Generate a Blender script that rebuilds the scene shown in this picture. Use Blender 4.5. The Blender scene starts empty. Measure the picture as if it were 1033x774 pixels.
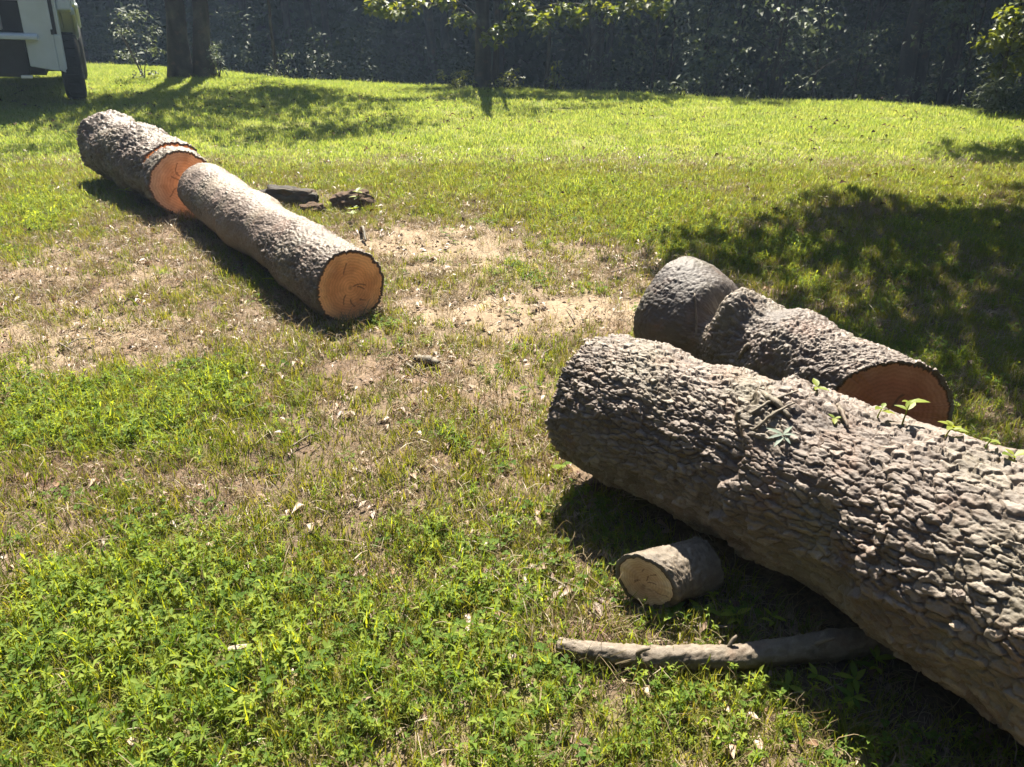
import bpy, math, random
import numpy as np
from mathutils import Vector, Matrix

S = bpy.context.scene
R = math.radians
rng = np.random.default_rng(7)
random.seed(7)

# ------------------------------------------------------------------ camera, sky, sun, exposure
CAM = (0.0, 0.0, 1.65)
cd = bpy.data.cameras.new('camera'); cam = bpy.data.objects.new('camera', cd); S.collection.objects.link(cam)
cam.location = CAM
cam.rotation_euler = (R(90 - 27.416), 0, 0)
cd.sensor_width = 36; cd.lens = 36 * 775 / 1033
cd.clip_start = 0.05; cd.clip_end = 1000
S.camera = cam
SUN_AZ, SUN_EL = -3.0, 54.0          # azimuth from +Y towards +X
w = bpy.data.worlds.new('World'); S.world = w; w.use_nodes = True
nt = w.node_tree; bg = nt.nodes['Background']
sky = nt.nodes.new('ShaderNodeTexSky'); sky.sky_type = 'NISHITA'; sky.sun_disc = False
sky.sun_elevation = R(SUN_EL); sky.sun_rotation = R(SUN_AZ)
sky.dust_density = 0.4; sky.air_density = 0.75
nt.links.new(sky.outputs[0], bg.inputs[0]); bg.inputs[1].default_value = 0.05
sl = bpy.data.lights.new('sun', 'SUN'); so = bpy.data.objects.new('sun', sl); S.collection.objects.link(so)
sl.energy = 5.0; sl.angle = R(0.5); sl.color = (1.0, 0.93, 0.80)
sd = Vector((math.sin(R(SUN_AZ)) * math.cos(R(SUN_EL)), math.cos(R(SUN_AZ)) * math.cos(R(SUN_EL)), math.sin(R(SUN_EL))))
so.rotation_euler = (-sd).to_track_quat('-Z', 'Y').to_euler()
so.location = sd * 60
S.view_settings.view_transform = 'Standard'; S.view_settings.look = 'None'
S.view_settings.exposure = 2.3; S.view_settings.gamma = 1.0
try:
    S.cycles.max_bounces = 8; S.cycles.diffuse_bounces = 4; S.cycles.transmission_bounces = 4
except Exception:
    pass

# ------------------------------------------------------------------ numeric helpers
def _h(ix, iy, iz, seed):
    h = (ix.astype(np.int64) * 374761393 + iy.astype(np.int64) * 668265263 + iz.astype(np.int64) * 2147483647 + seed * 974634541) & 0xFFFFFFFF
    h = ((h ^ (h >> 13)) * 1274126177) & 0xFFFFFFFF
    h = ((h ^ (h >> 16)) * 2246822519) & 0xFFFFFFFF
    return ((h ^ (h >> 15)) & 0xFFFFFF) / float(0x1000000)

def vnoise(x, y, z, seed=0):
    xi, yi, zi = np.floor(x), np.floor(y), np.floor(z)
    fx, fy, fz = x - xi, y - yi, z - zi
    fx = fx * fx * (3 - 2 * fx); fy = fy * fy * (3 - 2 * fy); fz = fz * fz * (3 - 2 * fz)
    r = 0
    for a in (0, 1):
        wa = fx if a else 1 - fx
        for b in (0, 1):
            wb = fy if b else 1 - fy
            for c in (0, 1):
                wc = fz if c else 1 - fz
                r = r + wa * wb * wc * _h(xi + a, yi + b, zi + c, seed)
    return r

def fbm(x, y, z, octv=3, seed=0):
    r, a, s = 0, 1.0, 0
    for k in range(octv):
        r = r + a * vnoise(x * 2**k, y * 2**k, z * 2**k, seed + k * 17); s += a; a *= 0.5
    return r / s

def worley(u, v, per, seed=0):
    ui, vi = np.floor(u), np.floor(v)
    F1 = np.full(u.shape, 9.0); F2 = np.full(u.shape, 9.0)
    cid = np.zeros(u.shape); du = np.zeros(u.shape); dv = np.zeros(u.shape)
    for a in (-1, 0, 1):
        for b in (-1, 0, 1):
            cu, cv = ui + a, vi + b
            cw = np.mod(cv, per) if per else cv
            z0 = np.zeros_like(cu)
            pu = cu + 0.1 + 0.8 * _h(cu, cw, z0, seed); pv = cv + 0.1 + 0.8 * _h(cu, cw, z0 + 1, seed)
            d = np.hypot(u - pu, v - pv)
            hid = _h(cu, cw, z0 + 2, seed)
            m1 = d < F1; m2 = (~m1) & (d < F2)
            F2 = np.where(m1, F1, np.where(m2, d, F2))
            F1 = np.where(m1, d, F1)
            cid = np.where(m1, hid, cid); du = np.where(m1, u - pu, du); dv = np.where(m1, v - pv, dv)
    return F1, F2, cid, du, dv

def sstep(a, b, x):
    t = np.clip((x - a) / (b - a), 0, 1); return t * t * (3 - 2 * t)

# ------------------------------------------------------------------ mesh / object helpers
def mesh_np(name, V, F, mats=(), attrs=None, smooth=False, fmat=None):
    """V (n,3), F: (m,k) array or list of such arrays"""
    Fs = F if isinstance(F, list) else [F]
    Fs = [np.asarray(f, dtype=np.int32) for f in Fs if len(f)]
    me = bpy.data.meshes.new(name)
    V = np.asarray(V, dtype=np.float32)
    me.vertices.add(len(V)); me.vertices.foreach_set('co', V.ravel())
    loops = np.concatenate([f.ravel() for f in Fs]) if Fs else np.zeros(0, np.int32)
    tot = np.concatenate([np.full(len(f), f.shape[1], np.int32) for f in Fs]) if Fs else np.zeros(0, np.int32)
    if len(loops):
        me.loops.add(len(loops)); me.loops.foreach_set('vertex_index', loops)
        start = np.concatenate([[0], np.cumsum(tot)[:-1]]).astype(np.int32)
        me.polygons.add(len(tot)); me.polygons.foreach_set('loop_start', start)
        try: me.polygons.foreach_set('loop_total', tot)
        except Exception: pass
        if smooth: me.polygons.foreach_set('use_smooth', np.ones(len(tot), bool))
        if fmat is not None: me.polygons.foreach_set('material_index', np.asarray(fmat, np.int32))
    for m in mats: me.materials.append(m)
    if attrs:
        for k, a in attrs.items():
            at = me.attributes.new(k, 'FLOAT', 'POINT'); at.data.foreach_set('value', np.asarray(a, np.float32).ravel())
    me.update(calc_edges=True); me.validate()
    return me

def obj(name, me, parent=None, loc=None, rot=None, scale=None):
    o = bpy.data.objects.new(name, me); S.collection.objects.link(o)
    if parent: o.parent = parent
    if loc is not None: o.location = loc
    if rot is not None: o.rotation_euler = rot
    if scale is not None: o.scale = scale if hasattr(scale, '__len__') else (scale,) * 3
    return o

def tag(o, label=None, cat=None, group=None, kind=None):
    if label: o['label'] = label
    if cat: o['category'] = cat
    if group: o['group'] = group
    if kind: o['kind'] = kind
    return o

def thing(name, label, cat, loc=(0, 0, 0), rz=0, group=None):
    return tag(obj(name, None, None, loc, (0, 0, rz)), label, cat, group)

def dup(root, loc, rz=0, scale=1, label=None, group=None):
    r = root.copy(); S.collection.objects.link(r); r.location = loc; r.rotation_euler = (0, 0, rz)
    r.scale = (scale,) * 3
    if label: r['label'] = label
    if group: r['group'] = group
    for ch in list(root.children):
        c = ch.copy(); S.collection.objects.link(c); c.parent = r
        for g in list(ch.children):
            d = g.copy(); S.collection.objects.link(d); d.parent = c
    return r

class MB:
    """collects boxes, prisms, tubes and lathes into one mesh"""
    def __init__(s): s.v = []; s.f = []
    def add(s, V, F):
        n = len(s.v); s.v += [tuple(p) for p in V]; s.f += [tuple(i + n for i in f) for f in F]; return s
    def box(s, x0, x1, y0, y1, z0, z1, b=0.0):
        V = [(x, y, z) for z in (z0, z1) for y in (y0, y1) for x in (x0, x1)]
        return s.add(V, [(0, 2, 3, 1), (4, 5, 7, 6), (0, 1, 5, 4), (1, 3, 7, 5), (3, 2, 6, 7), (2, 0, 4, 6)])
    def prism(s, poly, axis, a, b):
        """poly list of 2D points extruded along axis (0=x,1=y,2=z)"""
        def P(p, t):
            return {0: (t, p[0], p[1]), 1: (p[0], t, p[1]), 2: (p[0], p[1], t)}[axis]
        n = len(poly); V = [P(p, a) for p in poly] + [P(p, b) for p in poly]
        F = [tuple(range(n - 1, -1, -1)), tuple(range(n, 2 * n))] + [(i, (i + 1) % n, n + (i + 1) % n, n + i) for i in range(n)]
        return s.add(V, F)
    def lathe(s, prof, axis, n=28, c=(0, 0, 0)):
        """prof list of (r, t) revolved around axis"""
        V = []; F = []
        for (r, t) in prof:
            for k in range(n):
                a = 2 * math.pi * k / n; p = (r * math.cos(a), r * math.sin(a))
                q = {0: (t, p[0], p[1]), 1: (p[0], t, p[1]), 2: (p[0], p[1], t)}[axis]
                V.append((q[0] + c[0], q[1] + c[1], q[2] + c[2]))
        for i in range(len(prof) - 1):
            for k in range(n):
                F.append((i * n + k, i * n + (k + 1) % n, (i + 1) * n + (k + 1) % n, (i + 1) * n + k))
        F.append(tuple(range(n - 1, -1, -1))); m = (len(prof) - 1) * n; F.append(tuple(range(m, m + n)))
        return s.add(V, F)
    def tube(s, pts, rad, n=7):
        V, F = tube_np(pts, rad, n); return s.add(V.tolist(), [tuple(f) for f in F.tolist()])
    def build(s, name, mat, parent=None, smooth=False, bevel=0.0):
        me = bpy.data.meshes.new(name); me.from_pydata(s.v, [], s.f); me.materials.append(mat)
        if smooth:
            me.polygons.foreach_set('use_smooth', np.ones(len(me.polygons), bool))
        o = obj(name, me, parent)
        if bevel:
            m = o.modifiers.new('edge', 'BEVEL'); m.width = bevel; m.segments = 2; m.limit_method = 'ANGLE'; m.angle_limit = R(40)
        return o

def tube_np(pts, rad, n=8, jitter=0.0):
    P = np.asarray(pts, float); rad = np.asarray(rad, float) * np.ones(len(P))
    T = np.gradient(P, axis=0); T /= np.linalg.norm(T, axis=1)[:, None] + 1e-9
    ref = np.array([0.0, 0, 1]) if abs(T[:, 2]).mean() < 0.8 else np.array([1.0, 0, 0])
    A = np.cross(T, ref); A /= np.linalg.norm(A, axis=1)[:, None] + 1e-9
    B = np.cross(A, T)
    an = np.linspace(0, 2 * np.pi, n, endpoint=False)
    V = P[:, None] + rad[:, None, None] * (np.cos(an)[None, :, None] * A[:, None] + np.sin(an)[None, :, None] * B[:, None])
    if jitter: V = V + rng.normal(0, 1, V.shape) * jitter * rad[:, None, None]
    m = len(P); i = np.arange(m - 1)[:, None] * n; k = np.arange(n)[None]
    F = np.stack([i + k, i + (k + 1) % n, i + n + (k + 1) % n, i + n + k], -1).reshape(-1, 4)
    V = V.reshape(-1, 3)
    # fan caps
    V = np.concatenate([V, P[:1], P[-1:]]); c0, c1 = len(V) - 2, len(V) - 1
    k = np.arange(n)
    cap0 = np.stack([np.full(n, c0), (k + 1) % n, k, np.full(n, c0)], -1); off = (m - 1) * n
    cap1 = np.stack([np.full(n, c1), off + k, off + (k + 1) % n, np.full(n, c1)], -1)
    # quads with a doubled corner are avoided: collapse to quads by pairing
    c0q = np.stack([np.full(n // 2, c0), (k[0::2][:n // 2] + 2) % n, (k[0::2][:n // 2] + 1) % n, k[0::2][:n // 2]], -1)
    c1q = np.stack([np.full(n // 2, c1), off + k[0::2][:n // 2], off + (k[0::2][:n // 2] + 1) % n, off + (k[0::2][:n // 2] + 2) % n], -1)
    return V, np.concatenate([F, c0q, c1q])

def leaves_np(C, D, U, L, Wd, fold=0.25, droop=0.2):
    """folded two-quad leaves: base C, direction D, up U, length L, width Wd -> V (6n), F (2n,4)"""
    D = D / (np.linalg.norm(D, axis=1)[:, None] + 1e-9)
    X = np.cross(D, U); X /= np.linalg.norm(X, axis=1)[:, None] + 1e-9
    N = np.cross(X, D)
    L = L[:, None]; Wd = Wd[:, None]
    dr = np.asarray(droop)
    if dr.ndim: dr = dr[:, None]
    mid = C + D * L * 0.5
    c = mid + N * L * 0.04
    lft = mid - X * Wd * 0.5 + N * Wd * fold + N * L * 0.04
    rgt = mid + X * Wd * 0.5 + N * Wd * fold + N * L * 0.04
    tip = C + D * L - N * L * dr
    V = np.stack([C, rgt, tip, lft, c], 1).reshape(-1, 3)
    b = np.arange(len(C))[:, None] * 5
    F = np.concatenate([b + np.array([[0, 1, 2, 4]]), b + np.array([[0, 4, 2, 3]])])
    return V, F

# ------------------------------------------------------------------ materials
def new_mat(name):
    m = bpy.data.materials.new(name); m.use_nodes = True
    t = m.node_tree; t.nodes.clear(); return m, t
def N(t, typ, **kw):
    n = t.nodes.new(typ)
    for k, v in kw.items():
        if k.startswith('i_'):
            key = k[2:]; key = int(key) if key.isdigit() else key
            n.inputs[key].default_value = v
        else: setattr(n, k, v)
    return n
def ramp(t, fac, stops):
    r = t.nodes.new('ShaderNodeValToRGB'); e = r.color_ramp.elements
    while len(e) < len(stops): e.new(0.5)
    for q, (p, c) in zip(e, stops): q.position = p; q.color = tuple(c) + (1,)
    t.links.new(fac, r.inputs[0]); return r
def mixc(t, fac, a, b, mode='MIX'):
    m = t.nodes.new('ShaderNodeMix'); m.data_type = 'RGBA'; m.blend_type = mode
    for s, v in ((m.inputs[0], fac), (m.inputs[6], a), (m.inputs[7], b)):
        if hasattr(v, 'is_output'): t.links.new(v, s)
        elif hasattr(v, '__len__'): s.default_value = tuple(v) + (1,) if len(v) == 3 else v
        else: s.default_value = v
    return m.outputs[2]
def math_(t, op, a, b=None):
    m = t.nodes.new('ShaderNodeMath'); m.operation = op
    for s, v in ((m.inputs[0], a), (m.inputs[1], b)):
        if v is None: continue
        if hasattr(v, 'is_output'): t.links.new(v, s)
        else: s.default_value = v
    return m.outputs[0]
def attr(t, name, typ='GEOMETRY'):
    return N(t, 'ShaderNodeAttribute', attribute_name=name, attribute_type=typ).outputs['Fac']
def noise(t, scale, detail=4, rough=0.6, vec=None, w=None):
    n = N(t, 'ShaderNodeTexNoise', i_Scale=scale, i_Detail=detail, i_Roughness=rough)
    if vec is not None: t.links.new(vec, n.inputs['Vector'])
    return n.outputs['Fac']
def principled(t, color, rough=0.8, spec=0.3, bump=None, bump_strength=0.3, bump_dist=0.005):
    p = t.nodes.new('ShaderNodeBsdfPrincipled')
    if hasattr(color, 'is_output'): t.links.new(color, p.inputs['Base Color'])
    else: p.inputs['Base Color'].default_value = tuple(color) + (1,)
    if hasattr(rough, 'is_output'): t.links.new(rough, p.inputs['Roughness'])
    else: p.inputs['Roughness'].default_value = rough
    p.inputs['Specular IOR Level'].default_value = spec
    if bump is not None:
        b = N(t, 'ShaderNodeBump', i_Strength=bump_strength, i_Distance=bump_dist); t.links.new(bump, b.inputs['Height'])
        t.links.new(b.outputs[0], p.inputs['Normal'])
    return p
def out(t, sh):
    o = t.nodes.new('ShaderNodeOutputMaterial'); t.links.new(sh, o.inputs[0])

def leaf_mat(name, stops, trans=0.4, rough=0.5, spec=0.35, tint=(1.25, 1.15, 0.45)):
    """leaf: random colour per instance and per leaf; part of the light passes through"""
    m, t = new_mat(name)
    oi = t.nodes.new('ShaderNodeObjectInfo'); lv = attr(t, 'lv')
    f = math_(t, 'FRACT', math_(t, 'ADD', math_(t, 'MULTIPLY', oi.outputs['Random'], 3.7), lv))
    c = ramp(t, f, stops).outputs[0]
    p = principled(t, c, rough, spec)
    tr = t.nodes.new('ShaderNodeBsdfTranslucent')
    t.links.new(mixc(t, 1.0, c, tint, 'MULTIPLY'), tr.inputs[0])
    ms = t.nodes.new('ShaderNodeMixShader'); ms.inputs[0].default_value = trans
    t.links.new(p.outputs[0], ms.inputs[1]); t.links.new(tr.outputs[0], ms.inputs[2]); out(t, ms.outputs[0])
    return m

M = {}
M['weed'] = leaf_mat('weed_leaf', [(0, (.05, .10, .016)), (.3, (.13, .20, .03)), (.65, (.24, .30, .05)), (1, (.10, .17, .03))], .58, .6, .10, tint=(1.8, 1.5, .45))
M['grass'] = leaf_mat('grass_blade', [(0, (.085, .13, .018)), (.4, (.14, .17, .028)), (.75, (.20, .19, .05)), (1, (.10, .13, .02))], .5, .5, .18, tint=(1.5, 1.35, .5))
M['lawn'] = leaf_mat('lawn_blade', [(0, (.145, .22, .042)), (.4, (.21, .275, .06)), (.8, (.28, .30, .10)), (1, (.155, .23, .05))], .5, .55, .18, tint=(1.45, 1.35, .75))
M['straw'] = leaf_mat('dry_straw', [(0, (0.231, 0.182, 0.105)), (.5, (0.187, 0.138, 0.072)), (1, (0.275, 0.231, 0.154))], .25, tint=(1.1, 1, .8))
M['clover'] = leaf_mat('clover_leaf', [(0, (.06, .115, .02)), (.5, (.09, .15, .025)), (1, (.12, .17, .035))], .5, .7, .08, tint=(1.6, 1.45, .5))
M['dead_leaf'] = leaf_mat('dead_leaf', [(0, (0.112, 0.063, 0.035)), (.4, (0.182, 0.112, 0.063)), (.7, (0.252, 0.189, 0.126)), (1, (0.084, 0.042, 0.028))], .15, tint=(1.2, .9, .6))
M['dark_leaf'] = leaf_mat('dark_dead_leaf', [(0, (.035, .02, .012)), (.6, (.06, .035, .02)), (1, (.10, .06, .03))], .1, .9, .05)
M['maple'] = leaf_mat('tree_leaf', [(0, (0.060, 0.090, 0.015)), (.5, (0.090, 0.120, 0.018)), (1, (0.114, 0.132, 0.030))], .5, .45, .4, tint=(1.7, 1.5, .4))
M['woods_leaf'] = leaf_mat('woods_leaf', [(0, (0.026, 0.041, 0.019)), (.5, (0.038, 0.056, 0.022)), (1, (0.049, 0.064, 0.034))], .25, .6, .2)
M['pale_leaf'] = leaf_mat('pale_leaf', [(0, (0.072, 0.096, 0.054)), (.5, (0.102, 0.120, 0.078)), (1, (0.084, 0.108, 0.048))], .3, .6, .2, tint=(1.2, 1.2, .7))
M['sprig'] = leaf_mat('sprig_leaf', [(0, (0.140, 0.196, 0.021)), (.5, (0.196, 0.224, 0.028)), (1, (0.112, 0.168, 0.028))], .5, tint=(1.6, 1.4, .3))
M['grey_leaf'] = leaf_mat('grey_leaf', [(0, (.08, .105, .082)), (.5, (.115, .14, .11)), (1, (.09, .12, .085))], .15, .6, .2, tint=(1.1, 1.1, .8))

def make_ground_mat():
    m, t = new_mat('ground_soil')
    geo = t.nodes.new('ShaderNodeNewGeometry'); pos = geo.outputs['Position']
    n1 = noise(t, 9, 6, .7, pos); n2 = noise(t, 60, 4, .7, pos); n3 = noise(t, 1.3, 4, .6, pos)
    soil = ramp(t, n1, [(.25, (.05, .037, .025)), (.5, (.10, .074, .05)), (.75, (.165, .125, .085))]).outputs[0]
    red = ramp(t, n1, [(.25, (.046, .028, .02)), (.6, (.105, .066, .048)), (.8, (.16, .10, .075))]).outputs[0]
    sand = ramp(t, n1, [(.25, (.125, .09, .06)), (.5, (.20, .152, .102)), (.8, (.26, .205, .145))]).outputs[0]
    green = ramp(t, n1, [(.3, (.09, .105, .026)), (.55, (.15, .155, .04)), (.8, (.20, .195, .06))]).outputs[0]
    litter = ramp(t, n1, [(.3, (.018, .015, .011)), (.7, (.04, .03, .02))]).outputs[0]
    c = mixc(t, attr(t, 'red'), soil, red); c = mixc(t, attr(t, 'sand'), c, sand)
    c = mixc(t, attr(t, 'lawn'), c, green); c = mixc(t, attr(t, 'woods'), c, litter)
    speck = ramp(t, n2, [(.35, (.55, .55, .55)), (.5, (1, 1, 1)), (.7, (1.35, 1.3, 1.25))]).outputs[0]
    c = mixc(t, 1.0, c, speck, 'MULTIPLY')
    p = principled(t, c, .95, .1, n2, .6, .01); out(t, p.outputs[0]); return m
M['ground'] = make_ground_mat()

def make_bark(name, a, b, c, smooth_col, scale=1.0):
    m, t = new_mat(name)
    tc = t.nodes.new('ShaderNodeTexCoord').outputs['Object']
    n1 = noise(t, 14 * scale, 5, .65, tc); n2 = noise(t, 90 * scale, 4, .7, tc); n3 = noise(t, 3.0, 3, .5, tc)
    f = math_(t, 'ADD', math_(t, 'MULTIPLY', n1, .45), math_(t, 'MULTIPLY', attr(t, 'cell'), .55))
    col = ramp(t, f, [(.25, a), (.5, b), (.75, c)]).outputs[0]
    col = mixc(t, attr(t, 'smooth'), col, mixc(t, n2, smooth_col, tuple(x * .72 for x in smooth_col)))
    moss = ramp(t, n3, [(.5, (0, 0, 0)), (.68, (.35, .35, .35))]).outputs[0]
    bw = t.nodes.new('ShaderNodeRGBToBW'); t.links.new(moss, bw.inputs[0])
    col = mixc(t, bw.outputs[0], col, (.17, .16, .10))
    rust = ramp(t, noise(t, 6.5, 4, .6, tc), [(.56, (0, 0, 0)), (.70, (.6, .6, .6))]).outputs[0]
    bw2 = t.nodes.new('ShaderNodeRGBToBW'); t.links.new(rust, bw2.inputs[0]); col = mixc(t, bw2.outputs[0], col, mixc(t, .5, col, (.17, .085, .05)))
    n4 = noise(t, 260 * scale, 3, .7, tc); n2 = math_(t, 'ADD', math_(t, 'MULTIPLY', n2, .6), math_(t, 'MULTIPLY', n4, .4))
    sp = ramp(t, n2, [(.3, (.7, .68, .66)), (.55, (1, 1, 1)), (.75, (1.25, 1.22, 1.2))]).outputs[0]
    col = mixc(t, 1.0, col, sp, 'MULTIPLY')
    p = principled(t, col, .6 if scale != .5 else .85, .36 if scale != .5 else .2, n2, .5, .006); out(t, p.outputs[0]); return m
M['bark'] = make_bark('log_bark', (.052, .036, .027), (.115, .088, .070), (.21, .172, .143), (.22, .165, .13))
M['bark_left'] = make_bark('log_bark_brown', (.045, .031, .023), (.10, .076, .06), (.18, .145, .118), (.17, .125, .097))
M['bark_dark'] = make_bark('log_bark_dark', (.05, .036, .028), (.11, .085, .07), (.205, .17, .142), (.065, .055, .05))  # smooth log end: tree shade painted into its dark colour
M['bark_small'] = make_bark('branch_bark', (.07, .054, .038), (.12, .095, .068), (.19, .155, .115), (.15, .12, .09), 2)
M['bark_tree'] = make_bark('tree_bark', (.025, .021, .018), (.042, .036, .03), (.065, .055, .046), (.06, .05, .04), .5)

def make_wood(name, heart, sap, dark, ringw=75.0, pith=(.34, .17, .085), warm=1.0):
    m, t = new_mat(name)
    tc = t.nodes.new('ShaderNodeTexCoord').outputs['Object']
    fr = attr(t, 'fr')
    n1 = noise(t, 9, 4, .6, tc); n2 = noise(t, 45, 4, .7, tc)
    frw = math_(t, 'ADD', fr, math_(t, 'MULTIPLY', math_(t, 'SUBTRACT', n1, .5), .10))
    ring = math_(t, 'SINE', math_(t, 'MULTIPLY', frw, ringw))
    base = ramp(t, frw, [(.0, pith), (.07, heart), (.6, heart), (.86, sap), (.955, sap), (.985, dark)]).outputs[0]
    k = math_(t, 'ADD', math_(t, 'MULTIPLY', ring, .07), .95)
    c = mixc(t, 1.0, base, ramp(t, k, [(.8, (.78, .74, .70)), (1, (1.05, 1.03, 1))]).outputs[0], 'MULTIPLY')
    blot = ramp(t, n1, [(.35, (.72, .66, .6)), (.55, (1, 1, 1)), (.75, (1.12, 1.1, 1.05))]).outputs[0]
    c = mixc(t, .8, c, blot, 'MULTIPLY')
    st = attr(t, 'stain'); c = mixc(t, st, c, dark)
    saw = N(t, 'ShaderNodeTexWave', i_Scale=38.0, i_Distortion=4.0); saw.wave_type = 'BANDS'; saw.bands_direction = 'DIAGONAL'; t.links.new(tc, saw.inputs['Vector'])
    n2 = math_(t, 'ADD', n2, math_(t, 'MULTIPLY', saw.outputs['Fac'], .25))
    p = principled(t, c, .75, .25, n2, .35, .004); out(t, p.outputs[0]); return m
M['wood'] = make_wood('cut_wood', (.74, .36, .15), (.80, .44, .20), (.14, .07, .04))
M['wood_pink'] = make_wood('cut_wood_pink', (.50, .33, .22), (.56, .40, .28), (.12, .07, .045))
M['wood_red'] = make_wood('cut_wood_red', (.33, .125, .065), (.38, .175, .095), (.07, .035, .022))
M['wood_pale'] = make_wood('cut_wood_pale', (.50, .34, .20), (.58, .44, .28), (.08, .035, .022), 60, (.50, .34, .20))

def plain(name, col, rough=.5, spec=.4, var=.12, scale=6, metal=0):
    m, t = new_mat(name)
    tc = t.nodes.new('ShaderNodeTexCoord').outputs['Object']
    n1 = noise(t, scale, 5, .65, tc)
    c = ramp(t, n1, [(.3, tuple(x * (1 - var) for x in col)), (.7, tuple(min(1, x * (1 + var)) for x in col))]).outputs[0]
    p = principled(t, c, rough, spec, n1, .08, .01); p.inputs['Metallic'].default_value = metal
    out(t, p.outputs[0]); return m

# ------------------------------------------------------------------ terrain
EDGE_X = [-40, -10.55, -6.86, -4.33, -1.35, .06, 3.09, 4.26, 5.83, 7.68, 14, 40]
EDGE_Y = [30, 20.5, 18.7, 16.9, 15.9, 15.3, 14.2, 13.65, 13.4, 12.7, 10.5, 6]
def edge_y(x): return np.interp(x, EDGE_X, EDGE_Y)
# hand-placed patches of the lawn: x, y, rx, ry, green, bare, sand, red
PATCH = [
    (-0.31, 5.00, 1.01, 1.09, -.45, .6, .42, .1), (0.24, 3.98, 0.62, 0.24, -.95, 1, 1, 0), (-0.76, 5.39, 0.60, 0.50, -.65, .8, .7, .1),
    (-2.73, 5.15, 0.76, 1.81, -.6, .7, .40, .5), (-1.97, 3.85, 0.92, 0.48, -.42, .5, .3, .15), (-4.01, 6.20, 0.36, 0.78, .5, -.3, 0, 0),
    (-1.48, 2.33, 0.62, 0.15, -.6, .7, 0, .6), (-0.34, 3.05, 0.67, 0.48, -.45, .55, .2, .35), (-0.56, 3.31, 0.33, 0.24, -.3, .5, 0, .6),
    (-0.22, 2.07, 0.37, 0.27, -.3, .35, .1, .2), (0.13, 1.66, 0.17, 0.16, -.6, .8, 0, .8), (0.16, 2.30, 0.22, 0.44, -.25, .35, .15, .1),
    (-1.71, 2.92, 0.82, 0.49, .6, -.6, 0, 0), (-0.95, 1.55, 0.72, 0.40, .45, -.5, 0, 0), (-0.09, 1.35, 0.30, 0.15, -.15, .2, .15, 0),
    (0.80, 5.91, 0.85, 1.01, .4, -.3, 0, 0), (0.87, 4.46, 0.37, 0.71, -.4, .5, .2, .2), (0.60, 1.29, 0.30, 0.11, .1, .1, .1, .1),
    (0.54, 1.70, 0.20, 0.12, -.1, .3, 0, .2), (-.9, 1.22, .55, .22, .45, -.4, 0, 0), (.25, 1.3, .5, .2, .2, 0, 0, 0), (-.9, 1.95, .5, .2, .15, 0, 0, 0), (-.2, 1.75, .4, .3, .2, 0, 0, 0), (2.26, 4.30, 0.77, 1.02, .1, 0, 0, .1),
]
def fields(x, y):
    z = np.zeros_like(x)
    wx = x + (fbm(x * 2.2, y * 2.2, z, 3, 5) - .5) * .5; wy = y + (fbm(x * 2.2, y * 2.2, z + 9, 3, 6) - .5) * .5
    g = .52 + (fbm(x * 1.6, y * 1.6, z, 4, 1) - .5) * 1.1
    bare = .32 + (fbm(x * 2.4, y * 2.4, z, 4, 2) - .5) * .9
    sand = (fbm(x * 1.9, y * 1.9, z, 3, 3) - .5) * .6 + .08; red = (fbm(x * 2.7, y * 2.7, z, 3, 4) - .5) * 1.0 + .15
    for (cx, cy, rx, ry, a, b, c, d) in PATCH:
        q = np.exp(-np.clip((((wx - cx) / rx) ** 2 + ((wy - cy) / ry) ** 2), 0, 40) ** 1.5 * .7)
        g = g + a * q; bare = bare + b * q; sand = sand + c * q; red = red + d * q
    brk = (fbm(x * 7, y * 7, z, 3, 8) - .5)
    brk2 = (fbm(x * 3.3, y * 3.3, z, 3, 12) - .5)
    g = g + brk * 1.0 + brk2 * .8; bare = bare - brk * .5; sand = sand * np.clip(1.05 + brk * 2.4, 0, 1.5)
    return g, bare, np.clip(sand, 0, 1), np.clip(red, 0, 1)
def zf(x, y):
    z = np.zeros_like(x)
    d = y - edge_y(x)
    w_ = .7
    fall = .22 * w_ * np.logaddexp(0, d / w_)
    base = -5 * np.tanh(fall / 5)
    r = np.hypot(x, y - 4)
    bump = (fbm(x * .5, y * .5, z, 2, 31) - .5) * .10 + (fbm(x * 3, y * 3, z, 3, 32) - .5) * .05
    bump = bump * np.clip(1.2 - r / 60, 0, 1)
    hill = 24 * sstep(46, 100, y + .1 * x) + 0 * x
    return base + bump + hill
def zg(x, y): return float(zf(np.array([float(x)]), np.array([float(y)]))[0])

def axis_pts(lo, hi, step, far, grow=1.18):
    a = list(np.arange(lo, hi, step)); s = step; p = hi
    while p < far: a.append(p); s *= grow; p += s
    a.append(far); s = step; p = lo; b = []
    while p > -far:
        s *= grow; p -= s; b.append(max(p, -far))
    return np.array(b[::-1] + a)
gx = axis_pts(-5.5, 5.5, .04, 260); gy = axis_pts(.6, 9.5, .04, 260)
GX, GY = np.meshgrid(gx, gy); fx, fy = GX.ravel(), GY.ravel()
gz = zf(fx, fy)
gg, gb, gs, gr = fields(fx, fy)
fine = (fbm(fx * 14, fy * 14, fx * 0, 3, 41) - .5) * .03 * np.clip(gb, .2, 1) * (np.abs(fx) < 8) * (fy < 12)
gz = gz + fine
nx, ny = len(gx), len(gy)
ii = (np.arange(ny - 1)[:, None] * nx + np.arange(nx - 1)[None]).ravel()
GF = np.stack([ii, ii + 1, ii + nx + 1, ii + nx], 1)
farlawn = sstep(6.0, 8.5, fy + (gg - .5) * 2)
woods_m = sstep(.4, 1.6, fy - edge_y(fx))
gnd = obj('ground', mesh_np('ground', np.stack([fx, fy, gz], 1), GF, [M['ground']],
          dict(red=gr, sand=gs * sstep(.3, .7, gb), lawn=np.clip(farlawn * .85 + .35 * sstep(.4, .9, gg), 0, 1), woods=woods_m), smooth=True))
tag(gnd, kind='structure')

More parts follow.
